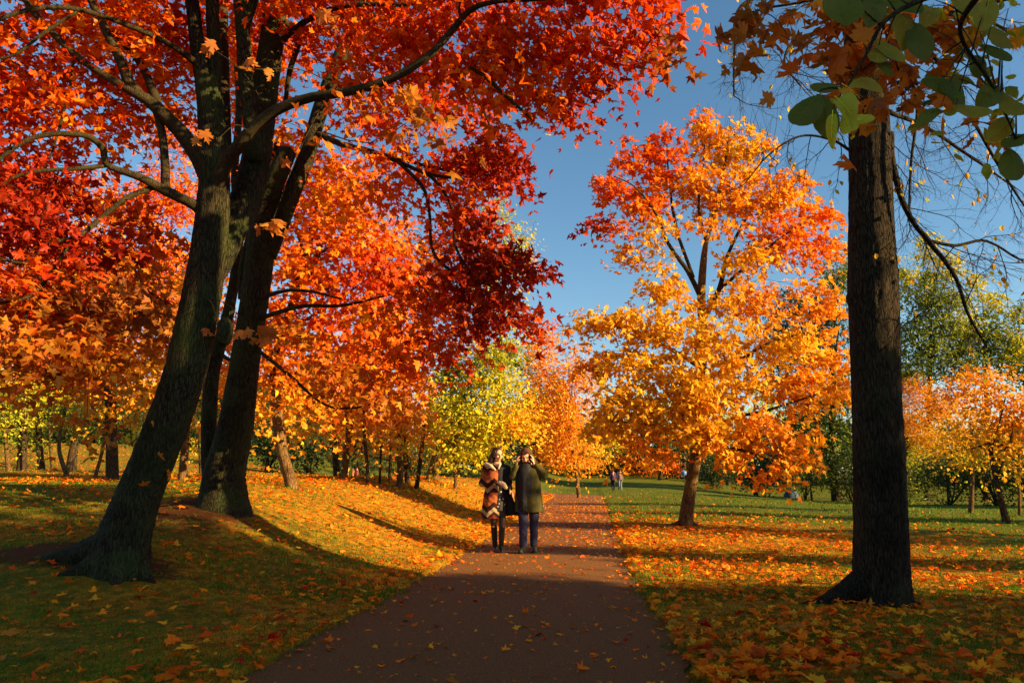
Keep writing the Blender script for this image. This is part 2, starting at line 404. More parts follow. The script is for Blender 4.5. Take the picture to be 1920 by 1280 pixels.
# path
py_ = np.concatenate([np.linspace(-14, 2, 20), np.arange(2.2, 43, .2), np.linspace(43, 51, 40)])
off = np.linspace(-1, 1, 15); pv = []
tang = np.stack([np.gradient(centre(py_), py_), np.ones_like(py_)], 1); tang /= np.linalg.norm(tang, axis=1)[:, None]
for i, yy in enumerate(py_):
    wob = 1+.018*np.sin(yy*2.1)+.018*np.sin(yy*5.3+1)+.016*np.sin(yy*11)+.01*np.sin(yy*23)
    for o_ in off:
        x_ = centre(yy)+o_*HW(yy)*wob*tang[i, 1]; y_ = yy-o_*HW(yy)*wob*tang[i, 0]
        zz = float(H(x_, y_)) if abs(o_) < .9 or yy > 42 else float(H(centre(yy), yy))
        pv.append((x_, y_, zz+.016-.012*abs(o_)**6+.02*(yy > 43)))
pm = MB(); idx = np.arange(len(pv)).reshape(-1, 15)
pm.add(np.array(pv), [np.stack([idx[:-1, :-1], idx[:-1, 1:], idx[1:, 1:], idx[1:, :-1]], -1).reshape(-1, 4)])
tag(pm.build('path', M['path']), 'dark brown asphalt footpath running away between the lawns', None, None, 'structure')

# ------------------------------------------------------------------ grass blades
def grass(n, d0, d1, hgt, wid, seed):
    d = np.exp(rng.uniform(math.log(d0), math.log(d1), n)); x = d*rng.uniform(-.78, .78, n)
    c = centre(d); ed = np.abs(x-c)-HW(d)
    keep = (ed > -.06+.05*np.sin(d*7)+.04*np.sin(d*17+1)) & (rng.random(n) > dirt(x, d)*1.5)
    patch = .5+.5*np.sin(x*2.7+1.7*np.sin(d*1.9))*np.sin(d*3.1+1.3*np.sin(x*2.2))
    keep &= rng.random(n) < .55+.45*patch
    x, d, patch = x[keep], d[keep], patch[keep]; n = len(x)
    base = np.stack([x, d, H(x, d)-.004], 1)
    a = rng.uniform(0, 6.28, n); hh = hgt*rng.uniform(.4, 1.25, n)*(.7+.6*patch); ww = wid*rng.uniform(.6, 1.3, n)
    side = np.stack([np.cos(a), np.sin(a), 0*a], 1)*ww[:, None]
    lean = rng.normal(0, .55, (n, 3)); lean[:, 2] = 0
    tip = base+np.stack([0*a, 0*a, hh], 1)+lean*hh[:, None]
    mid = base+np.stack([0*a, 0*a, hh*.55], 1)+lean*hh[:, None]*.35
    V = np.stack([base-side, base+side, mid+side*.7, tip, mid-side*.7], 1).reshape(-1, 3)
    b = (np.arange(n)*5)[:, None]
    A = np.array([(.07, .18, .010), (.13, .23, .012), (.04, .12, .008), (.26, .26, .022)])
    k = rng.choice(4, n, p=[.36, .3, .22, .12]); cl = A[k]*rng.uniform(.75, 1.25, (n, 1))*(.8+.4*patch[:, None])
    return V, b, np.repeat(cl, 5, 0)
gb = MB()
for args in ((230000, 3.2, 9, .031, .0026, 1), (110000, 8, 22, .036, .007, 2), (30000, 20, 60, .07, .02, 3)):
    V, b, c = grass(*args)
    gb.add(V, [b+np.array([[0, 1, 2, 4]]), b+np.array([[4, 2, 3]])], c)
tag(gb.build('grass', M['grass_blade'], smooth=False, col=True), 'short green mown grass covering the lawn on both sides of the path', 'grass', None, 'stuff')

# ------------------------------------------------------------------ fallen leaves
def fallen_positions():
    px, py = [], []
    d = 3.3
    MX = 290.
    while d < 62:
        dd = .25 if d < 20 else 1.0
        n = rng.poisson(MX*1.56*d*dd*(1 if d < 30 else .5))
        x = rng.uniform(-.78, .78, n)*d; y = rng.uniform(d, d+dd, n)
        k = rng.random(n) < litter(x, y)/MX
        k &= ~((dirt(x, y) > .35) & (rng.random(n) < .7))
        px.append(x[k]); py.append(y[k]); d += dd
    return np.concatenate(px), np.concatenate(py)
fx, fy = fallen_positions(); nF = len(fx)
side = np.where(fx-centre(fy) > HW(fy), 1, np.where(centre(fy)-fx > HW(fy), -1, 0))
fz = H(fx, fy)+np.where(side == 0, .024, rng.uniform(.030, .055, nF))
A = np.array([(.95, .31, .006), (.95, .19, .004), (.95, .43, .015), (.72, .09, .006), (.50, .19, .02), (.50, .015, .005)])
pr = np.where(side[:, None] == 1, [[.24, .36, .10, .14, .13, .03]], [[.26, .33, .10, .12, .14, .05]])
kk = (rng.random((nF, 1)) > pr.cumsum(1)).sum(1).clip(0, 5)
fc = A[kk]*rng.uniform(.75, 1.12, (nF, 1))
fs = np.where(side == 0, .012+.085*rng.random(nF)**3.2, .040+.082*rng.random(nF)**1.4)
fn = np.stack([rng.normal(0, .28, nF), rng.normal(0, .28, nF), np.ones(nF)], 1)
ft = rng.normal(0, 1, (nF, 3))
fp = np.stack([fx, fy, fz], 1)
# the 300 that show largest become objects of their own
inv = (np.abs(fx/fy) < .69) & (fy > 4.05)
score = np.where(inv, fs*fs/fy**3, 0)
big = np.argsort(-score)[:300]; rest = np.ones(nF, bool); rest[big] = False
far = fy > 16
fm = MB()
s1 = rest & ~far; place_leaves(fm, fp[s1], fn[s1], ft[s1], fs[s1], T_MAP, fc[s1], .0)
s2 = rest & far; place_leaves(fm, fp[s2], fn[s2], ft[s2], fs[s2]*1.15, T_SIM, fc[s2], .0)
tag(fm.build('fallen_leaves', M['leaf_fallen'], smooth=False, col=True), 'scattered litter of small fallen autumn leaves over the lawn and path', 'leaf litter', None, 'stuff')
CN = ['yellow-orange', 'orange', 'golden yellow', 'red-orange', 'brown', 'deep red']
protos = {}
for k in big:
    var = int(rng.integers(0, 3)); key = (int(kk[k]), var)
    if key not in protos:
        t = MB(); z = np.zeros((1, 3))
        place_leaves(t, z, np.array([[0, 0, 1.]]), np.array([[0, 1., 0]]), [1.], T_DET, A[kk[k]][None]*(.75+.16*var), .05)
        tube(t, [(0, -.33, 0), (.05, -.6, .02), (.02, -.85, .03)], [.012, .01, .008], 4, 5, col=(A[kk[k]]*.6))
        o = t.build('fallen_leaf', M['leaf_fallen'], smooth=False, col=True); protos[key] = o
    else:
        o = protos[key].copy(); COL.objects.link(o)
    o.location = tuple(fp[k]+np.array([0, 0, .006])); s = float(fs[k])*1.1; o.scale = (s, s, s)
    o.rotation_euler = (rng.normal(0, .22), rng.normal(0, .22), rng.uniform(0, 6.28))
    wh = {1: 'lying in the grass on the side of the lone dark trunk', -1: 'lying in the grass on the side of the leaning trunk', 0: 'lying on the dark asphalt path'}[int(side[k])]
    tag(o, '%s maple leaf %s' % (CN[kk[k]], wh), 'leaf', '%s leaves %s' % (CN[kk[k]], wh))

# ------------------------------------------------------------------ big trees
def limb(mb, pts, sides=10, rough=.0, flare=0, n=None, skel=None, wob=0):
    """pts: (px,py,d,width_px)"""
    q = [P(a, b, d) for a, b, d, w_ in pts]; r = [max(w_*mpp(a, b, d)/2, .004) for a, b, d, w_ in pts]
    p, rr = tube(mb, q, r, sides, n or min(60, len(pts)*5), rough, flare, wob=wob)
    if skel is not None: skel.extend(list(p[::2]))
    return p
def burl(mb, c, r_):
    th = np.linspace(0, math.pi, 10); ph = np.arange(16)*math.pi/8
    V = np.array([(math.sin(a)*math.cos(b)*r_[0], math.sin(a)*math.sin(b)*r_[1], math.cos(a)*r_[2]) for a in th for b in ph])*(1+rng.normal(0, .05, (160, 1)))+np.array(c)
    ix = np.arange(160).reshape(10, 16); mb.add(V, [np.stack([ix[:-1], ix[1:], np.roll(ix, -1, 1)[1:], np.roll(ix, -1, 1)[:-1]], -1).reshape(-1, 4)])
# --- tree A: the leaning maple nearest on the left
bA = ground(232, 1072); dA = bA[1]
tA = empty('maple_tree', bA, 'big dark maple leaning right with forked mossy trunk beside the shaded path', 'tree')
mb = MB(); sk = []
D = dA
limb(mb, [(205, 1180, D, 126.0), (215, 1110, D, 110.9), (226, 1045, D, 100.8), (240, 985, D, 87.4), (272, 900, D, 77.3), (312, 800, D, 75.6), (345, 705, D, 73.9), (365, 620, D, 72.2), (384, 520, D, 67.2), (395, 440, D, 62.2), (401, 370, D, 57.1), (402, 300, D, 52.1), (395, 200, D, 47.0), (388, 150, D, 42.0)], 56, .045, .75, 160)
limb(mb, [(380, 560, D+.1, 34.4), (408, 490, D+.2, 53.3), (440, 420, D+.3, 53.3), (468, 350, D+.4, 53.3), (484, 280, D+.5, 51.6), (495, 180, D+.6, 48.2), (508, 90, D+.7, 44.7), (518, 0, D+.8, 41.3), (530, -150, D+.9, 32.7), (560, -330, D+1, 17.2)], 36, .04, 0, 90, sk)
limb(mb, [(392, 200, D, 28.8), (372, 100, D, 27.2), (360, 0, D, 24.0), (340, -150, D-.2, 17.6), (300, -330, D-.4, 8.0)], 20, .04, 0, 40, sk)
limb(mb, [(398, 210, D+.1, 27.2), (402, 100, D+.1, 25.6), (398, 0, D+.1, 22.4), (410, -150, D+.3, 17.6), (440, -330, D+.6, 8.0)], 20, .04, 0, 40, sk)
limb(mb, [(480, 300, D+.3, 28.9), (470, 230, D+.1, 27.2), (461, 150, D-.0, 27.2), (455, 60, D-.1, 25.5), (448, -20, D-.2, 23.8), (430, -200, D-.6, 11.9)], 18, .04, 0, 36, sk)
limb(mb, [(455, 60, D-.1, 20), (478, -5, D-.1, 16), (500, -80, D, 10)], 10, .03, 0, 14, sk)
for (ax, ay, L_, r0) in ((-1, .1, .9, .20), (-.7, -.5, .6, .17), (.2, -.7, .5, .16), (.7, -.25, .5, .16), (-.4, .6, .6, .15)):
    pts = []
    for s_ in (0, .3, .6, 1):
        x_ = bA[0]+ax*L_*(.15+s_); y_ = bA[1]+ay*L_*(.15+s_); pts.append((x_, y_, float(H(x_, y_))+(.26*(1-s_)**2.0)-.03*s_))
    tube(mb, pts, [r0, r0*.75, r0*.5, r0*.2], 14, 16, .05)
for (x_, y_, rr_) in ((422, 622, (.09, .10, .16)), (300, 800, (.12, .16, .10)), (352, 560, (.06, .1, .1)), (250, 960, (.12, .2, .12))): burl(mb, P(x_, y_, D-.05), rr_)
mb.build('trunk', M['bark_big'], tA)
mb = MB()
B_ = [
 [(392, 330, D, 40), (368, 285, D-.1, 34), (330, 238, D-.2, 28), (288, 195, D-.3, 24), (240, 165, D-.4, 17), (150, 108, D-.5, 13), (70, 30, D-.6, 12), (30, -20, D-.7, 10), (-80, -120, D-.9, 5)],
 [(262, 178, D-.35, 20), (240, 150, D-.4, 20), (226, 112, D-.45, 17), (198, 52, D-.5, 15), (170, -5, D-.5, 13), (140, -110, D-.5, 7)],
 [(300, 210, D-.3, 18), (285, 165, D-.1, 16), (262, 118, D, 13), (215, 68, D+.1, 9), (170, 30, D+.2, 5)],
 [(385, 400, D, 30), (362, 383, D-.1, 21), (312, 358, D-.2, 20), (262, 332, D-.4, 15), (202, 310, D-.5, 12), (188, 275, D-.6, 12), (162, 254, D-.7, 11), (110, 250, D-.8, 10), (50, 262, D-.9, 9), (-10, 305, D-1, 7), (-80, 380, D-1.1, 4)],
 [(290, 350, D-.25, 11), (240, 370, D-.4, 10), (190, 408, D-.5, 9), (145, 442, D-.7, 8), (90, 455, D-.8, 8), (45, 490, D-.9, 6), (-20, 480, D-1, 4)],
 [(135, 447, D-.7, 7), (92, 515, D-.8, 7), (55, 552, D-.85, 6), (0, 566, D-1, 5), (-40, 570, D-1, 3)],
 [(53, 553, D-.85, 4), (50, 600, D-.9, 4), (62, 650, D-.9, 3), (110, 700, D-.9, 2)],
 [(200, 310, D-.5, 9), (150, 316, D-.6, 8), (60, 322, D-.8, 7), (0, 348, D-.9, 6), (-60, 420, D-1, 3)],
 [(310, 352, D-.2, 17), (308, 290, D-.2, 15), (301, 240, D-.2, 14), (290, 200, D-.25, 14)],
 [(375, 125, D, 14), (330, 90, D-.3, 11), (240, 48, D-.6, 10), (150, 18, D-.9, 9), (75, 14, D-1.1, 9), (0, 36, D-1.3, 7), (-60, 70, D-1.5, 4)],
 [(150, 18, D-.9, 6), (90, 60, D-1, 6), (40, 100, D-1.1, 5), (0, 110, D-1.2, 4)],
 [(138, 115, D-.5, 5), (128, 180, D-.55, 5), (108, 250, D-.6, 5), (92, 300, D-.6, 3)],
 [(398, 372, D, 34), (424, 306, D-.2, 27), (452, 268, D-.4, 24), (482, 234, D-.5, 22), (525, 203, D-.6, 20), (580, 186, D-.7, 18), (640, 178, D-.8, 17), (705, 163, D-.9, 16), (762, 138, D-1, 15), (812, 102, D-1.1, 14), (850, 58, D-1.1, 13), (882, 24, D-1.15, 11), (930, 8, D-1.2, 9), (1010, 2, D-1.2, 8), (1080, -8, D-1.2, 6), (1180, -30, D-1.1, 4)],
 [(866, 40, D-1.1, 6), (862, 10, D-1.1, 6), (880, -40, D-1, 5)],
 [(510, 95, D+.6, 14), (540, 66, D+.4, 12), (575, 38, D+.2, 11), (630, 14, D, 10), (690, 8, D-.1, 9), (760, 9, D-.2, 8), (812, -3, D-.3, 7), (900, -40, D-.4, 4)],
 [(690, 20, D-.1, 7), (725, 44, D-.1, 6), (775, 62, D, 5), (815, 88, D, 3)],
 [(880, 125, D-.6, 6), (915, 150, D-.6, 7), (950, 182, D-.6, 7), (1000, 226, D-.5, 4)],
 [(520, 30, D+.7, 16), (560, 70, D+.9, 12), (545, 130, D+1, 10), (535, 190, D+1.1, 8)],
 [(430, 300, D+.2, 10), (420, 160, D+.6, 20), (416, 60, D+.8, 20), (415, -20, D+.9, 18), (400, -120, D+1, 10)],
]
for b in B_: limb(mb, b, 10, .03, 0, None, sk, 0.002)
BM = mb
tw = MB()
blA = [(60, 60, 150, 90, D, 1.6, 'red', .9), (220, 60, 130, 90, D+.3, 1.6, 'orred', .9), (40, 200, 110, 80, D-.2, 1.3, 'red', .8), (180, 180, 120, 70, D+.4, 1.3, 'red', .75),
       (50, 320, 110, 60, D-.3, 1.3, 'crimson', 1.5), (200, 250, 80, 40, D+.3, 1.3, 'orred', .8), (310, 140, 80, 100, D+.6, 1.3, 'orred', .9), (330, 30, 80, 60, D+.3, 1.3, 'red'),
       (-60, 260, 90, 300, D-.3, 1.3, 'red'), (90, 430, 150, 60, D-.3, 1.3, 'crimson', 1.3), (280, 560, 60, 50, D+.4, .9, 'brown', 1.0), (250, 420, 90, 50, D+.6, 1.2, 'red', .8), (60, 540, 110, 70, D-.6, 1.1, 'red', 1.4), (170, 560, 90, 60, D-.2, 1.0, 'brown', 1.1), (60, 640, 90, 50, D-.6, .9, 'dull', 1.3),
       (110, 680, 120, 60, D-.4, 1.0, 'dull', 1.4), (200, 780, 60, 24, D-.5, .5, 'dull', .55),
       (460, 60, 110, 90, D+1.6, 1.0, 'orred', .7), (600, 60, 90, 70, D+.8, 1.2, 'red', .8), (720, 40, 110, 60, D-.2, 1.1, 'red'), (660, 140, 70, 30, D+.4, 1., 'orred', .6),
       (840, 60, 120, 70, D-.3, 1.3, 'red', 1.5), (960, 70, 120, 70, D-.4, 1.3, 'red', 1.5), (930, 150, 90, 50, D-.3, 1.1, 'orred'), (1090, 50, 110, 55, D-.7, 1.2, 'red', 1.5), (1070, 130, 80, 50, D-.5, .9, 'red'),
       (1010, 180, 45, 25, D-.4, .6, 'orred'), (1200, 40, 80, 45, D-.9, .9, 'red', 1.5), (1250, 70, 35, 24, D-1.2, .5, 'brown'), (1150, 110, 45, 30, D-.8, .6, 'crimson'), (1110, 165, 22, 18, D-.8, .4, 'crimson'),
       (660, -60, 420, 60, D-.2, 2.5, 'red'), (150, -60, 300, 60, D, 2., 'red'), (1150, -40, 150, 40, D-.8, 1.2, 'red'),
       (760, 215, 80, 26, D-1.8, .5, 'dull', 1.1), (680, 200, 40, 22, D-1.9, .4, 'dull', 1.0), (830, 240, 36, 22, D-1.8, .4, 'brown', .6), (600, 240, 40, 16, D-1.5, .4, 'dull', .5)]
lf = MB(); crown(lf, tw, blA, .125, T_MAP, sk, 3.5, .21, 18, .006)
# single sprays hanging in front of the trunks
for (x_, y_, n_, d_) in ((505, 430, 8, 6.4), (472, 130, 5, 5.8), (408, 262, 2, 6.8), (400, 92, 2, 6.8), (480, 630, 8, 6.6), (412, 622, 2, 6.8), (610, 40, 8, 6.4)):
    c0 = P(x_, y_, d_); q = c0+rng.normal(0, .07, (n_, 3))*np.array([1.3, 1, .5])
    place_leaves(lf, q, rng.normal(0, .5, (n_, 3))+np.array([.2, -.8, .3]), rng.normal(0, .4, (n_, 3))+np.array([.2, 0, -.8]), rng.uniform(.10, .15, n_), T_DET, colours('brown', n_)*1.25)
    S_ = np.array(sk); a_ = S_[np.linalg.norm(S_-c0, axis=1).argmin()]
    tube(tw, [a_, (a_+c0)/2+np.array([0, 0, .12]), c0], [.006, .005, .003], 4, 8)
BM.f += [f+BM.n for f in tw.f]; BM.v += tw.v; BM.c += tw.c; BM.n += tw.n
BM.build('branches', M['bark_twig'], tA); lf.build('crown', M['leaf'], tA, smooth=False, col=True)

# --- tree B: second trunk, on the little mound
bB = ground(425, 948); D = bB[1]
tB = empty('maple_tree', bB, 'tall maple with straight trunk rooted on the small earth mound behind the leaning trunk', 'tree')
mb = MB(); sk = []
limb(mb, [(416, 1010, D, 95.2), (417, 962, D, 90.1), (418, 925, D, 83.3), (420, 890, D, 74.8), (432, 840, D, 68.0), (443, 790, D, 62.9), (456, 700, D, 54.4), (468, 620, D, 51.0), (480, 540, D, 51.0), (488, 470, D, 51.0), (492, 430, D, 47.6)], 48, .04, .6, 115, sk)
limb(mb, [(480, 480, D, 37.4), (494, 410, D-.1, 37.4), (512, 350, D-.15, 37.4), (532, 300, D-.2, 35.7), (540, 283, D-.2, 32.3)], 24, .05, 0, 40)
limb(mb, [(500, 480, D, 35.7), (528, 410, D, 34.0), (552, 350, D, 32.3), (574, 295, D, 30.6), (590, 240, D, 28.9), (612, 170, D, 27.2), (640, 100, D, 25.5), (668, 30, D, 22.9), (690, -60, D, 18.7), (720, -200, D, 8.5)], 24, .04, 0, 60, sk)
limb(mb, [(620, 160, D, 24), (640, 110, D+.3, 20), (665, 50, D+.5, 18), (700, -30, D+.7, 12)], 12, .03, 0, 20, sk)
limb(mb, [(400, 900, D+.3, 40), (392, 830, D+.3, 30), (393, 760, D+.35, 28), (400, 690, D+.4, 26), (425, 600, D+.5, 22), (440, 520, D+.6, 18), (448, 440, D+.6, 15), (440, 330, D+.7, 14), (448, 200, D+.8, 12), (440, 60, D+.9, 9)], 16, .04, 0, 40, sk)
limb(mb, [(452, 560, D+.1, 12), (458, 480, D+.2, 12), (500, 330, D+.3, 12), (520, 270, D+.3, 10)], 10, .03, 0, 20)
mb.build('trunk', M['bark_big'], tB)
mb = MB()
for b in [[(590, 250, D, 14), (640, 270, D-.4, 11), (700, 286, D-.7, 10), (745, 302, D-.9, 8), (800, 325, D-1, 7), (870, 336, D-1.2, 5)],
          [(640, 270, D-.4, 8), (740, 295, D-.5, 7), (840, 320, D-.6, 5), (930, 330, D-.6, 3)],
          [(745, 302, D-.9, 7), (792, 350, D-1, 7), (806, 400, D-1, 6), (814, 470, D-1, 6), (850, 508, D-1.1, 6), (900, 525, D-1.1, 5), (960, 560, D-1.1, 3)],
          [(800, 325, D-1, 6), (828, 352, D-1, 6), (852, 400, D-1, 6), (855, 460, D-1, 5), (885, 520, D-1, 4), (910, 590, D-1, 3)],
          [(855, 450, D-1, 5), (920, 470, D-1, 4), (980, 500, D-1, 3)],
          [(478, 565, D, 12), (520, 548, D-.4, 8), (570, 545, D-.8, 6), (640, 560, D-1, 4)],
          [(478, 600, D, 10), (560, 575, D-.5, 8), (640, 572, D-.7, 6), (720, 555, D-.8, 4)],
          [(475, 650, D, 9), (540, 700, D-.6, 7), (600, 752, D-.8, 5), (650, 766, D-.9, 4), (720, 752, D-1, 3)],
          [(650, 90, D, 12), (720, 60, D, 9), (800, 90, D, 7), (880, 160, D-.2, 5), (930, 260, D-.3, 4)],
          [(470, 700, D, 8), (380, 640, D+.6, 6), (300, 560, D+.8, 5), (220, 520, D+1, 3)]]:
    limb(mb, b, 8, .03, 0, None, sk, .002)
tw = MB(); lf = MB()
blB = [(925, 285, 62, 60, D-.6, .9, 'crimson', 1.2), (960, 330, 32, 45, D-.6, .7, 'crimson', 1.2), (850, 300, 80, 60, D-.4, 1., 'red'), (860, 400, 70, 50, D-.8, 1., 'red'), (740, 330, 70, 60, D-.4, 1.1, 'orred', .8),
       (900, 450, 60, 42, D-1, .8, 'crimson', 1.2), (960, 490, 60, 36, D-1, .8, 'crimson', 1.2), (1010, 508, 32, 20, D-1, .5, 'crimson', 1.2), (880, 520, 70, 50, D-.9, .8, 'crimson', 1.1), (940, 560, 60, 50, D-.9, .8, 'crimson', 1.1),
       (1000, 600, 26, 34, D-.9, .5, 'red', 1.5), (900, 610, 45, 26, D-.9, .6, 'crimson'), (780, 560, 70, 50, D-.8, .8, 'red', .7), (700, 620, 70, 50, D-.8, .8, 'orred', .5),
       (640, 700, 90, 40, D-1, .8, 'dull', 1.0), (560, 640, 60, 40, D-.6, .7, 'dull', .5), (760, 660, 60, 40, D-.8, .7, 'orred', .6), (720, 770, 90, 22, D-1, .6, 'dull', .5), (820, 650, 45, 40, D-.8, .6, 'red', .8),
       (560, 290, 60, 60, D+.8, 1., 'orred', .7), (640, 360, 70, 60, D+.8, 1., 'orange', .7), (480, 170, 70, 110, D+1.5, .8, 'orred', .7), (700, 200, 80, 60, D+.6, 1., 'red', .8),
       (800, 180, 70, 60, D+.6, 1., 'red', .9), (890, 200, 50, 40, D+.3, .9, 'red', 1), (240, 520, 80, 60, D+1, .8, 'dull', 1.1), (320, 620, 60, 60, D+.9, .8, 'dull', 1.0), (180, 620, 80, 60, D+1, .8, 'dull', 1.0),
       (700, -80, 330, 80, D, 2, 'red')]
crown(lf, tw, blB, .13, T_MAP, sk, 3.7, .22, 18, .006)
mb.f += [f+mb.n for f in tw.f]; mb.v += tw.v; mb.c += tw.c
mb.build('branches', M['bark_twig'], tB); lf.build('crown', M['leaf'], tB, smooth=False, col=True)

# --- right-hand dark trunk with nearly bare limbs
bT = ground(1652, 1128); D = bT[1]
tT = empty('linden_tree', bT, 'lone straight dark trunk with flared roots and nearly bare hanging twigs', 'tree')
mb = MB(); sk = []
limb(mb, [(1656, 1200, D, 116), (1655, 1140, D, 106), (1655, 1100, D, 100), (1653, 1040, D, 96), (1651, 960, D, 92), (1648, 860, D, 90), (1643, 740, D, 85), (1639, 620, D, 86), (1636, 540, D, 87), (1634, 450, D, 80), (1632, 350, D, 74), (1630, 240, D, 70), (1622, 120, D, 66), (1612, 0, D, 60), (1600, -200, D, 50), (1590, -450, D, 30)], 64, .045, .55, 175, sk)
g0 = bT
for (ax, ay, L_, r0) in ((-.95, -.10, .85, .15), (.7, -.2, .5, .13), (-.35, -.6, .5, .12), (.3, -.5, .5, .11), (.2, .6, .4, .09)):
    pts = []; 
    for s_ in (0, .3, .6, 1):
        x_ = g0[0]+ax*L_*(.2+s_); y_ = g0[1]+ay*L_*(.2+s_); pts.append((x_, y_, float(H(x_, y_))+(.20*(1-s_)**2.2)-.07*s_))
    tube(mb, pts, [r0, r0*.75, r0*.5, r0*.3], 14, 16, .05)
for (x_, y_, rr_) in ((1600, 560, (.07, .08, .11)), (1672, 700, (.05, .06, .09)), (1625, 830, (.05, .10, .08)), (1668, 420, (.045, .06, .07)), (1660, 980, (.06, .11, .12))): burl(mb, P(x_, y_, D-.02), rr_)
mb.build('trunk', M['bark_dark'], tT)
mb = MB(); tw = MB(); lf = MB()
def fan_twigs(start, dirn, length, rad, level, leaves, plane_d=None):
    n = 7; p = np.array(start, float); d = np.array(dirn, float); d /= np.linalg.norm(d)
    pts = [p.copy()]; st = length/n
    for i in range(n):
        d = d+rng.normal(0, .16, 3)+np.array([0, 0, -.045]); d /= np.linalg.norm(d); p = p+d*st; pts.append(p.copy())
    tube(tw if level else mb, pts, np.linspace(rad, rad*.45, n+1), 5 if level < 2 else 3, n+2, cap=False)
    if level < 3:
        for i in range(1, n+1):
            if rng.random() < (.85 if level < 2 else .7):
                a = rng.uniform(-1, 1); s_ = np.cross(d, rng.normal(0, 1, 3)); s_ /= np.linalg.norm(s_)
                fan_twigs(pts[i], (pts[i]-pts[i-1])/st*.8+s_*rng.uniform(.5, .9), length*rng.uniform(.32, .6), rad*.5, level+1, leaves)
    elif rng.random() < leaves:
        q = pts[-1][None]; place_leaves(lf, q, rng.normal(0, 1, (1, 3))+np.array([0, -.6, .3]), np.array([[.1, 0, -1.]]), [rng.uniform(.04, .075)], T_OVL, colours('gold' if rng.random() < .6 else 'ygreen', 1))
for b in [[(1668, 250, D, 16), (1672, 300, D-.05, 13), (1690, 370, D-.1, 11), (1718, 425, D-.15, 10), (1740, 452, D-.2, 10), (1790, 520, D-.3, 8), (1815, 590, D-.35, 6), (1850, 650, D-.4, 4)],
          [(1735, 450, D-.2, 7), (1790, 460, D-.1, 6), (1850, 452, D, 5), (1910, 485, D+.1, 4), (1960, 500, D+.2, 3)],
          [(1662, 130, D, 14), (1700, 140, D+.1, 8), (1720, 200, D+.1, 6), (1708, 300, D+.1, 5), (1704, 390, D+.1, 3)],
          [(1665, 60, D, 14), (1740, 90, D-.3, 9), (1810, 200, D-.5, 7), (1880, 320, D-.6, 5), (1930, 400, D-.6, 3)],
          [(1665, 210, D, 9), (1740, 240, D+.4, 7), (1830, 300, D+.6, 5), (1900, 350, D+.7, 3)],
          [(1600, 40, D, 14), (1540, 60, D-.3, 8), (1490, 75, D-.4, 6), (1470, 120, D-.5, 4), (1500, 160, D-.5, 3)],
          [(1605, 290, D, 7), (1560, 262, D, 5), (1500, 255, D, 4), (1440, 290, D, 3), (1400, 340, D, 2)],
          [(1600, -20, D, 14), (1480, -20, D, 9), (1390, 10, D, 6), (1378, 90, D, 5), (1376, 180, D, 3)],
          [(1665, 20, D, 12), (1760, 20, D-.2, 8), (1850, 40, D-.3, 6), (1940, 90, D-.3, 4)]]:
    p = limb(mb, b, 8, .03, 0, None, sk, .002)
    for i in range(2, len(p), 2):
        s_ = rng.normal(0, 1, 3); s_[2] -= .7
        dd = (p[i]-p[i-1]); dd /= np.linalg.norm(dd)
        fan_twigs(p[i], dd*.6+s_*.55, rng.uniform(.35, .85), .006, 1 if rng.random() < .75 else 2, .09)
mb.f += [f+mb.n for f in tw.f]; mb.v += tw.v; mb.c += tw.c
mb.build('branches', M['bark_dark'], tT); lf.build('leaves', M['leaf'], tT, smooth=False, col=True)

# --- orange maple at mid distance, right of the path
bM = ground(1288, 985); D = bM[1]
tM = empty('maple_tree', bM, 'bright orange and yellow maple with leaning trunk standing alone right of the path', 'tree')
mb = MB(); sk = []
limb(mb, [(1283, 1010, D, 33), (1287, 965, D, 26), (1297, 900, D, 22), (1306, 845, D, 21), (1312, 780, D, 19), (1316, 700, D, 17), (1318, 620, D, 17), (1315, 560, D, 15), (1318, 500, D, 13), (1325, 450, D, 9), (1345, 380, D, 7), (1360, 300, D, 4), (1368, 240, D, 3)], 24, .04, .22, 70, sk)
for s_ in ((-.7, -.1), (.5, .2), (-.2, -.6)):
    pts = [(bM[0]+s_[0]*q, bM[1]+s_[1]*q, float(H(bM[0]+s_[0]*q, bM[1]+s_[1]*q))+.2*(1-q/1.0)**3-.02) for q in (.1, .35, .6, .9)]
    tube(mb, pts, [.10, .07, .045, .02], 10, 12, .05)
mb.build('trunk', M['bark_warm'], tM)
mb = MB()
for b in [[(1316, 560, D, 11), (1290, 510, D-.3, 9), (1255, 460, D-.6, 7), (1230, 400, D-.8, 5), (1190, 350, D-1, 3), (1150, 330, D-1.1, 2)],
          [(1300, 520, D-.3, 7), (1270, 430, D, 6), (1255, 340, D+.2, 4), (1250, 280, D+.3, 2)],
          [(1318, 600, D, 11), (1350, 540, D+.3, 10), (1365, 480, D+.6, 7), (1400, 410, D+.9, 5), (1440, 350, D+1, 3)],
          [(1352, 540, D+.3, 7), (1400, 500, D, 6), (1460, 450, D-.3, 4), (1520, 410, D-.5, 2)],
          [(1316, 690, D, 10), (1250, 650, D-.6, 7), (1190, 620, D-1, 5), (1120, 610, D-1.3, 3)],
          [(1314, 720, D, 10), (1380, 680, D-.8, 7), (1450, 640, D-1.2, 5), (1530, 620, D-1.4, 3)],
          [(1306, 840, D, 10), (1360, 790, D-1, 7), (1440, 770, D-1.5, 5), (1530, 740, D-1.8, 3)],
          [(1306, 830, D, 9), (1240, 800, D-.9, 6), (1170, 790, D-1.3, 4), (1120, 790, D-1.5, 2)],
          [(1306, 850, D, 8), (1380, 840, D-1.6, 6), (1440, 860, D-2, 3)],
          [(1325, 460, D, 6), (1310, 380, D, 5), (1320, 300, D, 3), (1322, 230, D, 2)]]:
    limb(mb, b, 7, .03, 0, None, sk, .004)
tw = MB(); lf = MB()
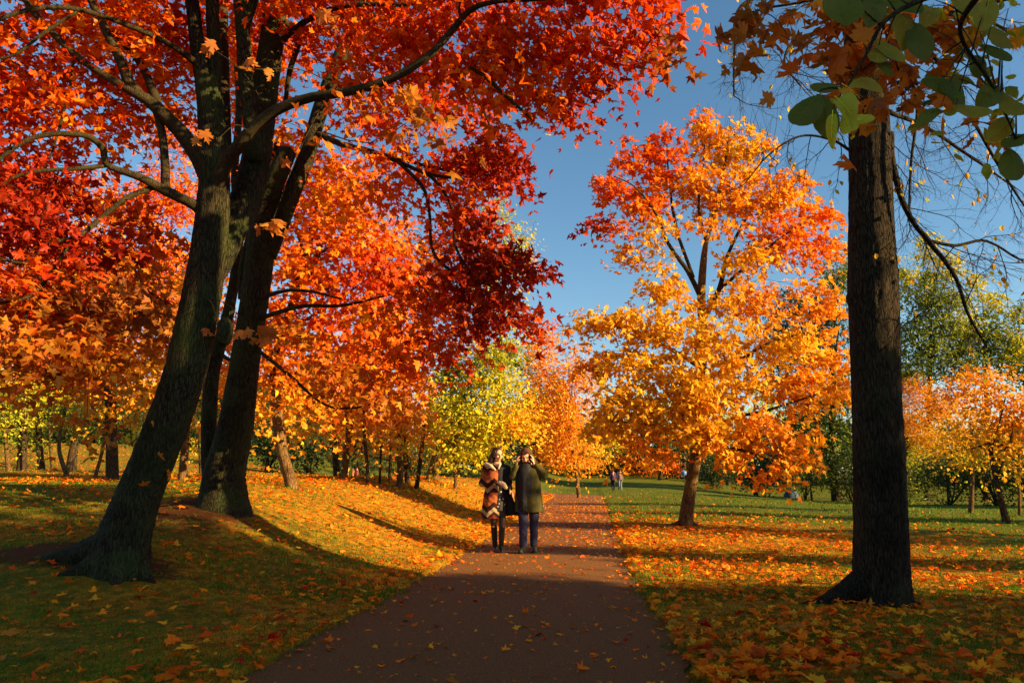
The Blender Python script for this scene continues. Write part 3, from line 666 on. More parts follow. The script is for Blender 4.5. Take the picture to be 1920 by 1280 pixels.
blM = [(1325, 222, 26, 20, D, .5, 'orange', .8), (1378, 238, 28, 20, D, .5, 'gold', .6), (1245, 245, 22, 20, D, .4, 'red', .5), (1430, 270, 30, 26, D, .5, 'amber', .6), (1330, 260, 42, 42, D, .7, 'amber', .9), (1385, 290, 60, 60, D+.2, .8, 'gold', .9), (1235, 300, 60, 50, D, .8, 'orred'), (1180, 290, 35, 40, D-.3, .5, 'orred', .8), (1150, 350, 40, 26, D-.5, .5, 'orred', 1.5), (1210, 370, 55, 45, D-.3, .8, 'orange', 1.1),
       (1115, 412, 36, 22, D-.7, .4, 'crimson', 1.1), (1160, 425, 36, 20, D-.6, .4, 'orange'), (1180, 470, 40, 22, D-.6, .5, 'amber'), (1230, 440, 40, 35, D-.5, .6, 'gold', .8), (1310, 350, 80, 55, D, .9, 'amber', 1),
       (1400, 370, 70, 55, D+.2, .9, 'amber'), (1470, 360, 60, 50, D+.3, .8, 'amber'), (1535, 400, 38, 34, D+.2, .6, 'orange', .9), (1460, 440, 80, 50, D, 1., 'orange'), (1540, 470, 40, 50, D, .7, 'orange', .8), (1330, 425, 60, 24, D-.5, .6, 'amber', .45),
       (1400, 480, 60, 36, D-.5, .8, 'gold'), (1235, 492, 24, 22, D-.6, .4, 'gold', .7), (1320, 560, 80, 22, D-.8, .7, 'gold', .6), (1240, 540, 60, 30, D-.8, .7, 'gold'), (1430, 560, 80, 45, D-.6, 1., 'amber'), (1530, 560, 55, 60, D-.2, .9, 'amber', .7),
       (1150, 600, 80, 35, D-1.2, .8, 'gold', 1), (1100, 600, 40, 22, D-1.4, .5, 'gold', .8), (1230, 610, 90, 45, D-1.2, 1., 'gold', 1.1), (1350, 630, 90, 50, D-1.2, 1., 'gold', 1.1), (1470, 650, 80, 50, D-1, 1., 'gold'), (1555, 660, 40, 50, D-1, .7, 'amber'),
       (1180, 680, 80, 45, D-1.3, .9, 'gold', 1.1), (1280, 700, 80, 50, D-1.5, 1., 'gold', 1.1), (1390, 710, 80, 50, D-1.5, 1., 'gold', 1.1), (1500, 730, 70, 50, D-1.5, .9, 'amber', 1.1), (1570, 740, 30, 50, D-1.3, .6, 'amber', .9),
       (1150, 750, 60, 50, D-1.3, .8, 'gold'), (1230, 770, 70, 45, D-1.4, .9, 'gold', 1.1), (1330, 780, 70, 40, D-1.6, .9, 'gold', 1.1), (1420, 800, 70, 45, D-1.8, .9, 'amber', 1.1), (1490, 820, 50, 35, D-1.9, .6, 'amber'),
       (1200, 820, 55, 24, D-1.4, .6, 'amber', .8), (1250, 845, 40, 18, D-1.3, .5, 'amber', .7), (1380, 860, 50, 24, D-1.9, .6, 'amber', .9), (1430, 885, 36, 22, D-2, .5, 'orange', .9), (1470, 870, 36, 26, D-2, .5, 'amber', .8), (1110, 680, 34, 40, D-1.3, .5, 'amber', .8), (1310, 730, 50, 50, D-1.9, .5, 'gold', 1.2), (1300, 800, 50, 30, D-1.9, .5, 'gold', 1.1), (1180, 850, 40, 18, D-1.5, .5, 'amber', .9), (1330, 835, 50, 18, D-2, .5, 'amber', .9), (1500, 860, 40, 26, D-2, .5, 'amber', .9), (1130, 800, 40, 30, D-1.3, .5, 'gold', .9)]
crown(lf, tw, blM, .172, T_MAP, sk, 3.3, .24, 15, .007)
for q in range(26):   # bare shoots above the crown
    x_ = rng.uniform(1300, 1480); y_ = rng.uniform(250, 300); a = P(x_, y_, D); b = P(x_+rng.uniform(-30, 30), y_-rng.uniform(40, 90), D)
    tube(tw, [a, (a+b)/2+rng.normal(0, .03, 3), b], [.008, .006, .003], 3, 4)
mb.f += [f+mb.n for f in tw.f]; mb.v += tw.v; mb.c += tw.c
mb.build('branches', M['bark_twig'], tM); lf.build('crown', M['leaf'], tM, smooth=False, col=True)

# ------------------------------------------------------------------ background trees (table)
def tree(base, tw_px, pts, blobs, label, leaf=.14, cov=2.2, bark='bark_far', tmpl=T_SIM, fan=True, csz=.5, per=22, cat='tree', name='park_tree', group=None, flare=.3, forks=5, rd=1.0):
    """base (px,py); pts more trunk points (px,py,width) up to the crown; blobs without depth: (px,py,rx,ry,pal[,cov])"""
    b = ground(*base) if len(base) == 2 else np.array([*P(*base)[:2], float(H(*P(*base)[:2]))]); D = b[1]
    t = empty(name, b, label, cat, group); mb = MB(); sk = []
    r0 = tw_px*mpp(base[0], base[1], D)/2
    q = [b-np.array([0, 0, .15]), b+(P(pts[0][0], pts[0][1], D)-b)*.12]+[P(x, y, D) for x, y, w_ in pts]
    rr = [r0, r0]+[w_*mpp(x, y, D)/2 for x, y, w_ in pts]
    p, _ = tube(mb, q, rr, 14, 26, .04, flare); sk += list(p[8::2])
    if blobs:
        for bb in blobs:   # a limb towards each part of the crown
            c = P(bb[0], bb[1], D); s = np.array(p[len(p)*2//3:]); s0 = s[rng.integers(0, len(s))]
            r1 = max(r0*.28, .03); m_ = (s0+c)/2+rng.normal(0, .25, 3)
            pp, _ = tube(mb, [s0, m_, c], [r1, r1*.6, r1*.25], 6, 10, .02); sk += list(pp[2::2])
        tw = MB(); lf = MB()
        crown(lf, tw, [(z[0], z[1], z[2], z[3], D, max(z[2]*mpp(z[0], z[1], D)*rd, .5), z[4], *z[5:]) for z in blobs], leaf, tmpl, sk, cov, csz, per, .012, fan, twsides=3)
        mb.f += [f+mb.n for f in tw.f]; mb.v += tw.v; mb.c += tw.c
    mb.build('trunk', M[bark], t)
    if blobs: lf.build('crown', M['leaf'], t, smooth=False, col=True)
    return t
G_L = 'trees of the grove beyond the left lawn'
# maples and others whose crowns fill the middle and left
tree((548, 915), 24, [(536, 870, 21), (528, 840, 21), (520, 770, 21), (516, 700, 19), (540, 600, 18), (570, 500, 14), (590, 400, 9)],
     [(560, 470, 90, 80, 'orange'), (660, 420, 90, 80, 'orange'), (640, 330, 80, 60, 'orred'), (620, 560, 90, 60, 'orred'), (720, 500, 70, 70, 'red'), (700, 600, 70, 50, 'orange'), (520, 600, 60, 60, 'orange'), (600, 660, 90, 50, 'orange'), (520, 700, 60, 50, 'amber'), (560, 740, 70, 30, 'amber', .8), (560, 380, 60, 60, 'orred')],
     'orange maple with curved trunk just behind the mound tree, patch of sun on its bark', .16, 3.4, 'bark_warm', T_MAP, True, .35, 18)
tree((645, 897), 14, [(649, 850, 13), (655, 800, 12), (650, 700, 24), (680, 600, 16), (700, 520, 10)],
     [(760, 480, 90, 80, 'orange'), (820, 560, 80, 60, 'orred'), (860, 440, 60, 50, 'red'), (700, 660, 90, 50, 'orange'), (780, 640, 70, 50, 'red'), (640, 760, 80, 40, 'amber'), (700, 730, 80, 35, 'orange'), (860, 600, 50, 50, 'orred'), (600, 720, 60, 40, 'gold', .8), (760, 700, 50, 30, 'amber')],
     'orange maple whose lit trunk forms a close pair with its neighbour atop the leafy slope', .18, 3.2, 'bark_warm', T_MAP, True, .5, 18, flare=.15)
tree((632, 896), 13, [(629, 850, 12), (630, 800, 11), (622, 700, 9)], [(600, 700, 60, 50, 'orange'), (560, 800, 40, 24, 'gold', .8), (640, 800, 34, 20, 'amber', .7)], 'browner half of the close pair of trunks atop the leafy slope', .16, 2.2, 'bark_far', T_MAP, True, .45, 16, flare=.15)
tree((211, 899), 23, [(210, 850, 21), (208, 780, 20), (208, 700, 20), (230, 600, 16), (240, 500, 10)],
     [(150, 480, 90, 60, 'orred'), (260, 460, 90, 60, 'orange'), (200, 560, 110, 60, 'orange'), (310, 560, 70, 60, 'orange'), (120, 600, 90, 60, 'orange'), (240, 660, 90, 50, 'amber'), (330, 680, 60, 50, 'gold'), (150, 690, 80, 40, 'orange'), (200, 370, 110, 50, 'orange', .9), (320, 360, 70, 60, 'orred'), (330, 250, 60, 60, 'orange', .7), (280, 740, 60, 34, 'amber'), (200, 770, 50, 20, 'gold', .7), (330, 500, 40, 80, 'orange')],
     'stout straight tree with amber crown and a sunlit patch low on its trunk', .16, 3.2, 'bark_far', T_MAP, True, .4, 18)
tree((343, 899), 18, [(345, 860, 15), (350, 800, 13), (360, 700, 10), (380, 600, 7)],
     [(390, 700, 60, 60, 'amber'), (360, 800, 40, 30, 'gold', .7), (430, 620, 70, 60, 'orange'), (400, 520, 70, 60, 'amber'), (430, 430, 60, 60, 'orange'), (420, 320, 60, 70, 'orange', .7), (480, 760, 50, 50, 'amber'), (450, 690, 40, 40, 'orange')],
     'slim sunlit tree seen between the leaning trunk and the mound tree', .15, 2.2, 'bark_warm', T_SIM, True, .5, 18)
tree((40, 882), 17, [(42, 830, 15), (44, 760, 13), (50, 660, 10), (60, 560, 7)],
     [(40, 560, 100, 60, 'orange'), (40, 460, 110, 50, 'orred'), (60, 380, 90, 40, 'orange', .6), (20, 640, 90, 50, 'orange'), (100, 650, 70, 50, 'orred'), (60, 720, 80, 35, 'ygreen'), (30, 780, 50, 34, 'ygreen', .8), (-40, 560, 60, 120, 'orange')],
     'dark straight grove tree near the picture edge under mixed orange and green leaves', .16, 2.1, 'bark_far', T_SIM, True, .55, 18, group=G_L)
for i, (bx, by, w_, pts, bl, lab, bk) in enumerate([
    (16, 884, 8, [(12, 840, 7), (6, 780, 6), (0, 700, 5)], [(0, 760, 40, 40, 'green'), (10, 820, 26, 24, 'green', .7)], 'thin leaning tree with pale streak at the far edge of the grove', 'bark_warm'),
    (78, 880, 13, [(74, 840, 11), (72, 790, 10), (70, 700, 7)], [(80, 760, 50, 40, 'ygreen'), (60, 820, 40, 24, 'green', .8)], 'short dark tree with green leafy shoot low on its stem', 'bark_far'),
    (126, 893, 9, [(112, 850, 7), (112, 815, 6), (120, 780, 5), (130, 720, 4)], [(120, 770, 40, 34, 'green', .8), (130, 730, 40, 30, 'ygreen')], 'bent slender orange-lit sapling in front of the dark pair of trunks', 'bark_warm'),
    (129, 884, 12, [(134, 850, 11), (142, 810, 9), (146, 740, 6)], [(150, 770, 40, 34, 'dgreen')], 'dark trunk leaning right behind the bent sapling', 'bark_far'),
    (139, 881, 8, [(142, 850, 7), (146, 800, 6), (150, 740, 5)], [(160, 800, 30, 24, 'green', .7)], 'narrow dark trunk closely behind the bent sapling', 'bark_far'),
    (97, 886, 3.5, [(94, 850, 3), (92, 790, 3), (90, 740, 2)], [], 'pole-thin bare young stem in the grove', 'bark_far'),
    (178, 896, 7, [(188, 860, 6), (194, 830, 6), (196, 790, 5), (200, 740, 4)], [(180, 800, 36, 24, 'green', .7), (250, 800, 30, 20, 'ygreen', .6)], 'thin tree leaning right beside the stout amber tree', 'bark_warm'),
    (376, 890, 6, [(375, 850, 5), (374, 800, 4)], [(370, 830, 22, 20, 'ygreen', .6)], 'thin dark stem left of the mound tree', 'bark_far')]):
    tree((bx, by), w_, pts, bl, lab, .15, 2.0, bk, T_SIM, True, .45, 16, group=G_L, flare=.15)
G_M = 'trees along the top of the leafy slope'
for (bx, by, w_, pts, bl, lab, bk) in [
    (690, 908, 7, [(688, 870, 6.5), (684, 820, 6), (682, 770, 5)], [(690, 790, 36, 26, 'gold', .8), (720, 820, 24, 16, 'amber', .5)], 'thin dark slightly curved young tree right of the close trunk pair', 'bark_far'),
    (712, 907, 5, [(713, 870, 4.5), (715, 830, 4)], [(716, 820, 26, 22, 'ygreen', .7)], 'very thin dark young tree, second right of the close trunk pair', 'bark_far'),
    (730, 899, 6, [(732, 865, 6), (735, 820, 5)], [(735, 810, 28, 24, 'gold', .7)], 'small pale-barked tree in a gap of the slope row', 'bark_warm'),
    (749, 913, 13, [(750, 870, 12), (747, 820, 11), (742, 770, 10)], [(740, 770, 50, 36, 'orange'), (770, 800, 34, 22, 'amber', .6)], 'sturdy reddish-lit trunk in the middle of the slope row', 'bark_warm'),
    (764, 906, 10, [(762, 870, 10), (758, 830, 10), (756, 780, 8)], [(790, 780, 40, 26, 'gold', .7)], 'dark trunk directly behind the sturdy reddish-lit one', 'bark_far'),
    (781, 917, 9, [(786, 880, 8), (792, 830, 7), (796, 790, 5)], [(800, 800, 34, 28, 'ygreen', .6)], 'slim tree leaning right in the slope row', 'bark_far'),
    (800, 903, 7, [(806, 880, 7), (812, 860, 7), (820, 842, 6)], [], 'low pinkish leaning stem at the foot of the pollarded stump', 'bark_warm'),
    (816, 901, 14, [(816, 880, 12), (818, 862, 13), (822, 850, 14)], [(818, 842, 24, 8, 'amber', .8)], 'stubby forked pollard with swollen pink-brown top', 'bark_warm'),
    (854, 919, 8, [(854, 890, 7.5), (854, 860, 7), (856, 800, 6), (870, 740, 5)],
     [(850, 740, 60, 60, 'ygreen'), (930, 720, 60, 50, 'ygreen', .9), (900, 790, 80, 44, 'ygreen'), (880, 840, 60, 20, 'ygreen', .8), (820, 800, 34, 34, 'ygreen', .8), (970, 780, 40, 44, 'gold'), (900, 670, 60, 34, 'ygreen'), (840, 690, 36, 30, 'green'), (940, 660, 40, 24, 'green', .8), (840, 830, 40, 14, 'green', .7)],
     'yellow-green tree on a short thin stem just left of the walking couple', 'bark_warm')]:
    tree((bx, by), w_, pts, bl, lab, .13 if len(bl) < 5 else .16, 2.8 if len(bl) < 5 else 4.6, bk, T_SIM, True, .45, 16, group=G_M, flare=.15)
tree((1085, 909, 40), 8, [(1080, 880, 7), (1070, 820, 6), (1060, 740, 4)],
     [(1060, 780, 50, 50, 'amber'), (1070, 850, 50, 34, 'amber'), (1040, 720, 34, 50, 'amber'), (1085, 720, 36, 60, 'amber'), (1040, 830, 26, 50, 'amber'), (1010, 700, 36, 70, 'amber'), (1000, 770, 34, 50, 'amber'), (1020, 640, 22, 40, 'amber'), (1052, 625, 10, 24, 'gold', .4), (1080, 660, 20, 30, 'amber', .6)],
     'rounded orange tree directly behind the walking couple', .17, 2.9, 'bark_warm', T_SIM, True, .5, 20)
tree((935, 905, 62), 9, [(935, 800, 8), (940, 600, 6), (945, 450, 4)],
     [(935, 400, 34, 40, 'ygreen', .7), (985, 440, 30, 40, 'ygreen', .7), (950, 480, 60, 40, 'ygreen', .9), (990, 480, 24, 40, 'gold', .6), (930, 560, 60, 50, 'ygreen'), (960, 650, 60, 60, 'ygreen')],
     'tall pale yellow birch-like tree rising between the red crown and the sky', .24, 1.5, 'bark_far', T_OVL, True, .5, 14, name='birch_tree')
# right-hand background
GT = 'tall green trees behind the right lawn'
for (bx, by, w_, pts, bl, lab) in [
    (1568, 938, 17, [(1562, 880, 14), (1560, 780, 11), (1558, 640, 7)], [(1570, 520, 34, 50, 'green', 1.2), (1540, 620, 60, 80, 'dgreen', 1.1), (1480, 640, 50, 110, 'dgreen'), (1570, 740, 50, 80, 'green'), (1500, 780, 60, 60, 'dgreen', .8), (1560, 830, 50, 50, 'green', .8), (1590, 470, 20, 26, 'ygreen', .6)], 'tall dark green tree mostly hidden behind the bright orange maple'),
    (1738, 944, 13, [(1740, 880, 11), (1742, 780, 9), (1745, 600, 5)], [(1745, 480, 24, 50, 'ygreen', .9), (1780, 500, 20, 40, 'ygreen', .8), (1700, 520, 26, 50, 'ygreen', .9), (1750, 560, 60, 50, 'green', 1.1), (1740, 640, 80, 60, 'green', 1.2), (1800, 600, 34, 60, 'ygreen'), (1700, 700, 50, 40, 'green')], 'tall yellow-green tree with several pointed tops immediately right of the lone dark trunk'),
    (1850, 940, 12, [(1850, 880, 10), (1850, 780, 8), (1845, 650, 5)], [(1840, 545, 20, 36, 'ygreen', .8), (1870, 570, 20, 34, 'ygreen', .8), (1850, 630, 50, 50, 'green', 1.1), (1800, 680, 50, 40, 'green'), (1890, 650, 34, 50, 'ygreen')], 'green pointed tree a little lower than its neighbour with several tops'),
    (1925, 944, 12, [(1925, 880, 10), (1925, 780, 8), (1920, 680, 5)], [(1905, 590, 14, 30, 'ygreen', .7), (1930, 600, 26, 50, 'green'), (1920, 680, 50, 50, 'green')], 'green tree cut off by the picture edge behind the golden row')]:
    tree((bx, by, 62), w_, pts, bl, lab, .28, 3.2, 'bark_far', T_SIM, True, .6, 26, group=GT, rd=.9, name='poplar_tree')
GO = 'golden trees at the edge of the right lawn'
for (bx, by, w_, pts, bl, lab, bk) in [
    (1706, 940, 8, [(1704, 890, 7), (1702, 820, 6)], [(1710, 730, 40, 36, 'amber'), (1700, 780, 40, 34, 'amber'), (1730, 820, 44, 34, 'gold', .9), (1700, 850, 40, 26, 'ygreen', .8), (1760, 760, 34, 36, 'amber')], 'orange-topped tree immediately right of the lone dark trunk at lawn edge', 'bark_far'),
    (1820, 963, 10, [(1822, 930, 9), (1824, 890, 7), (1822, 850, 6), (1820, 790, 4)], [(1800, 730, 50, 40, 'amber'), (1830, 790, 50, 34, 'gold'), (1790, 820, 40, 34, 'gold', .8), (1840, 700, 30, 26, 'amber', .8), (1820, 850, 30, 18, 'ygreen', .7)], 'golden tree with narrow pale trunk near the lawn edge', 'bark_warm'),
    (1888, 981, 14, [(1880, 950, 11), (1872, 915, 9), (1862, 875, 8), (1856, 830, 6)], [(1870, 740, 50, 36, 'amber'), (1900, 790, 50, 40, 'amber'), (1860, 830, 44, 34, 'gold'), (1910, 850, 30, 30, 'gold', .8), (1890, 700, 40, 20, 'amber', .7), (1940, 780, 30, 60, 'amber')], 'golden tree with trunk leaning left, nearest of the row', 'bark_far'),
    (1912, 966, 6, [(1911, 930, 5), (1910, 880, 5), (1912, 820, 4)], [(1925, 840, 30, 30, 'gold', .7)], 'slender straight orange-lit trunk at the picture edge', 'bark_warm')]:
    tree((bx, by), w_, pts, bl, lab, .15, 3.0, bk, T_SIM, True, .45, 16, group=GO, flare=.15)
GF = 'far small trees behind the strolling pair'
for i, (bx, w_, bl, lab) in enumerate([
    (1103, 5, [(1110, 870, 30, 16, 'amber'), (1100, 830, 34, 22, 'gold', .8)], 'far tree just left of the distant strolling pair'),
    (1129, 6, [(1135, 850, 34, 20, 'gold', .9), (1150, 820, 40, 22, 'ygreen', .8)], 'far tree with orange-lit stem beside the distant strolling pair'),
    (1205, 5, [(1200, 860, 30, 16, 'orange'), (1215, 880, 20, 10, 'orred')], 'far tree between the distant pair and the white building'),
    (1237, 8, [(1230, 870, 26, 12, 'orange'), (1245, 850, 30, 16, 'orange')], 'far tree standing in front of the white building, leaning right'),
    (1250, 6, [(1262, 872, 20, 12, 'orred')], 'far straight trunk before the middle of the white building'),
    (1272, 4, [(1275, 875, 18, 12, 'brown')], 'far thin trunk before the end of the white building'),
    (1365, 9, [(1370, 880, 34, 16, 'dgreen'), (1350, 850, 40, 24, 'green')], 'far dark tree behind the bright orange maple')]):
    tree((bx, 903, 84+3*(i % 3)), w_, [(bx+(4 if i == 3 else 0), 880, w_*.9), (bx+(6 if i == 3 else 1), 855, w_*.7)], bl, lab, .34, 2.0, 'bark_far', T_QD, False, .7, 16, group=GF, rd=.8, flare=.1)

# ------------------------------------------------------------------ shrubs at the wood's edge
def shrub(px, py, d, rx, ry, pal, label, leaf=.2, cov=2.6):
    b = P(px, py, d); z = float(H(b[0], b[1])); b = np.array([b[0], b[1], z])
    t = empty('shrub', b, label, 'shrub', "shrubs along the wood's edge"); m = mpp(px, py, d); tw = MB(); sk = []
    for i in range(5):
        e = b+np.array([rng.normal(0, rx*m*.4), rng.normal(0, .4), ry*m*rng.uniform(1, 1.8)])
        p, _ = tube(tw, [b+np.array([rng.normal(0, .1), 0, -.1]), (b+e)/2+rng.normal(0, .12, 3), e], [.07, .05, .02], 5, 7); sk += list(p[2:])
    lf = MB(); hpx = py-ry
    pyg = 640-F*0  # centre of the crown a little above the ground
    cz = z+ry*m*1.0; c = np.array([b[0], b[1], cz])
    n = int(cov*math.pi*rx*ry/((leaf/m)**2*.4)); k = max(4, n//24)
    q = rng.normal(0, 1, (k, 3)); q /= np.linalg.norm(q, axis=1)[:, None]; q *= (rng.random(k)**.4)[:, None]*np.array([rx*m, min(rx*m, 2.5), ry*m*1.02]); nd = c+q
    nd[:, 2] = np.maximum(nd[:, 2], z+.15)
    for a in nd[::3]:
        S_ = np.array(sk); s0 = S_[np.linalg.norm(S_-a, axis=1).argmin()]; tube(tw, [s0, a], [.02, .008], 3, 3, cap=False)
    cl = rng.integers(0, k, n); o = rng.normal(0, .35, (n, 3)); pos = nd[cl]+o; pos[:, 2] = np.maximum(pos[:, 2], z+.05)
    place_leaves(lf, pos, rng.normal(0, .6, (n, 3))+UP*.4+SUND*.4, rng.normal(0, 1, (n, 3)), leaf*rng.uniform(.6, 1.2, n), T_SIM, colours(pal, n, cl, k))
    tw.build('stem', M['bark_far'], t); lf.build('foliage', M['leaf_green'] if 'green' in pal else M['leaf'], t, smooth=False, col=True)
for i, (px, py, d, rx, ry, pal, lab) in enumerate([
    (500, 880, 46, 60, 50, 'dgreen', 'dark green shrub behind the curved-trunk orange maple'),
    (580, 880, 44, 60, 45, 'dgreen', 'dark green shrub left of the close trunk pair'),
    (680, 885, 50, 50, 46, 'dgreen', 'dark green shrub right behind the close trunk pair'),
    (770, 888, 58, 60, 44, 'dgreen', 'dark shrub behind the sturdy reddish-lit trunk'),
    (860, 890, 62, 60, 40, 'dgreen', 'dark shrub behind the yellow-green tree'),
    (920, 892, 62, 50, 36, 'dgreen', 'dark shrub hidden behind the walking couple'),
    (1340, 903, 74, 46, 26, 'dgreen', 'low dark shrub right of the orange maple trunk'),
    (1420, 915, 66, 46, 34, 'dgreen', 'dark shrub below the orange maple crown'),
    (1510, 930, 62, 50, 44, 'green', 'green shrub behind the twin-globe lamp'),
    (1600, 940, 60, 50, 50, 'dgreen', 'dark shrub touching the lone dark trunk outline'),
    (1700, 945, 56, 54, 44, 'green', 'green shrub under the orange-topped tree'),
    (1780, 950, 52, 56, 50, 'dgreen', 'tall dark shrub between the two golden trees'),
    (1870, 955, 50, 60, 54, 'dgreen', 'tall dark shrub behind the left-leaning golden tree'),
    (1960, 955, 50, 60, 50, 'dgreen', 'dark shrub cut by the picture edge'),
    (250, 830, 62, 70, 34, 'dgreen', 'dark shrub far behind the stout amber tree'),
    (100, 830, 62, 90, 34, 'dgreen', 'wide dark shrub far behind the bent sapling'),
    (10, 830, 60, 70, 40, 'green', 'green shrub at the far left of the grove'),
    (390, 850, 58, 60, 36, 'dgreen', 'dark shrub far behind the slim sunlit tree'),
    (1060, 898, 88, 50, 14, 'green', 'low green shrub far behind the orange tree'),
    (1170, 898, 92, 60, 18, 'dgreen', 'low dark shrub far behind the strolling pair')]):
    shrub(px, py, d, rx, ry, pal, lab)

# ------------------------------------------------------------------ the far wood (one mass)
lf = MB()
for (x0, x1, d, top, pal) in ((-1.0, -.28, 84, 9.5, 'dgreen'), (-.32, .05, 100, 7.5, 'dgreen'), (.0, .42, 118, 15, 'ygreen'), (-.05, .40, 108, 10, 'dgreen'), (.02, .16, 100, 11, 'amber'), (.34, 1.0, 90, 7.5, 'dgreen'), (-1., -.1, 96, 13, 'orange'), (-1., -.25, 74, 5, 'dgreen'), (.05, .30, 96, 5.2, 'dgreen'), (.5, 1.0, 105, 11, 'green')):
    n = int(26000*(x1-x0)); x = rng.uniform(x0, x1, n)*d; y = d+rng.normal(0, 3, n)
    ph_ = x*.35; tp = top*(.72+.2*np.sin(ph_)+.12*np.sin(ph_*2.7+1)+.07*np.sin(ph_*6.1)); z = H(x, y)+tp*rng.random(n)**.8
    place_leaves(lf, np.stack([x, y, z], 1), rng.normal(0, .6, (n, 3))+UP*.3-np.array([0, .4, 0]), rng.normal(0, 1, (n, 3)), rng.uniform(.3, .75, n), T_QD, colours(pal, n, rng.integers(0, 60, n), 60), fan=False)
tag(lf.build('far_wood', M['leaf_green'], smooth=False, col=True), 'dark wood of distant trees closing the view behind the lawns', 'wood', None, 'stuff')

# ------------------------------------------------------------------ white low building, lamp, boulder-like dome tent, sign
def box(mb, c, s, rz=0):
    x, y, z = np.array(s)/2; v = np.array([(a*x, b*y, e*z) for e in (-1, 1) for a, b in ((-1, -1), (1, -1), (1, 1), (-1, 1))])
    cc, ss = math.cos(rz), math.sin(rz); v = np.stack([v[:, 0]*cc-v[:, 1]*ss, v[:, 0]*ss+v[:, 1]*cc, v[:, 2]], 1)+np.array(c)
    mb.add(v, [np.array([(3, 2, 1, 0), (4, 5, 6, 7), (0, 1, 5, 4), (1, 2, 6, 5), (2, 3, 7, 6), (3, 0, 4, 7)])])
M['white'] = plain('white_wall', (.42, .41, .40)); M['roof'] = plain('dark_roof', (.05, .045, .04)); M['darkmetal'] = plain('dark_metal', (.02, .022, .02), .5)
M['globe'] = plain('globe', (.82, .78, .70), .3); M['darkglass'] = plain('dark_glass', (.03, .035, .04), .15); M['blue'] = plain('blue_canvas', (.05, .09, .17), .8); M['sign'] = plain('sign_blue', (.08, .2, .5), .5); M['signw'] = plain('sign_white', (.7, .72, .75), .5)
b = P(1262, 905, 98); b[2] = float(H(b[0], b[1]))
t = empty('pavilion', b, 'low white park building glimpsed between far trunks', 'building'); W_ = 7.0
m_ = MB(); box(m_, b+np.array([0, 0, 1.2]), (W_, 4, 2.4)); wl = m_.build('wall', M['white'], t, smooth=False)
m_ = MB(); box(m_, b+np.array([0, 0, 2.5]), (W_+.6, 4.6, .2)); box(m_, b+np.array([0, 0, 2.68]), (W_-.6, 3.2, .16)); m_.build('roof', M['roof'], t, smooth=False)
for k in (-2.2, 0, 2.2):
    m_ = MB(); box(m_, b+np.array([k, -2.01, 1.45]), (1.0, .06, .9)); wn = m_.build('window', M['darkglass'], t, smooth=False)
b = ground(1522, 937); D = b[1]; hl = 61*mpp(1522, 900, D)
t = empty('street_lamp', b, 'dark lamp post with two pale globes at the edge of the right lawn', 'street lamp')
m_ = MB(); tube(m_, [b-UP*.1, b+UP*hl*.25, b+UP*hl*.3, b+UP*hl*.88], [.085*hl/2.6, .085*hl/2.6, .04*hl/2.6, .035*hl/2.6], 10, 24)
for s_ in (-1, 1): tube(m_, [b+UP*hl*.8, b+UP*hl*.82+np.array([s_*hl*.04, 0, 0]), b+UP*hl*.9+np.array([s_*hl*.045, 0, 0])], [.02*hl/2.6]*3, 6, 8)
m_.build('post', M['darkmetal'], t)
def ball(mb, c, r, nu=16, nv=10, col=None, rot=None):
    r = np.ones(3)*r; th = np.linspace(0, math.pi, nv); V = []
    for a in th:
        for k in range(nu): V.append((math.sin(a)*math.cos(2*math.pi*k/nu)*r[0], math.sin(a)*math.sin(2*math.pi*k/nu)*r[1], math.cos(a)*r[2]))
    V = np.array(V)
    if rot is not None: V = V@np.array(rot).T
    idx = np.arange(nu*nv).reshape(nv, nu); f = np.stack([idx[:-1], idx[1:], np.roll(idx, -1, 1)[1:], np.roll(idx, -1, 1)[:-1]], -1).reshape(-1, 4)
    mb.add(V+np.array(c), [f], col)
for s_ in (-1, 1):
    m_ = MB(); ball(m_, b+UP*hl*.95+np.array([s_*hl*.045, 0, 0]), hl*.05); m_.build('lamp_globe', M['globe'], t)
b = ground(1484, 932); D = b[1]; m = mpp(1484, 925, D)
m_ = MB(); ball(m_, b, (14*m, 10*m, 15*m), 20, 12); o = m_.build('dome_tent', M['blue'], loc=b); tag(o, 'small blue-grey domed tent on the grass below the orange maple crown', 'tent')
b = P(1283, 905, 80); b[2] = float(H(b[0], b[1])); t = empty('round_sign', b, 'small round blue sign on a post beside the maple trunk', 'sign')
m_ = MB(); tube(m_, [b, b+UP*1.0], [.03, .03], 6, 3); m_.build('post', M['darkmetal'], t)
m_ = MB(); tube(m_, [b+UP*1.15+np.array([0, -.02, 0]), b+UP*1.15+np.array([0, -.06, 0])], [.30, .30], 20, 2); pl = m_.build('disc', M['sign'], t, smooth=False)

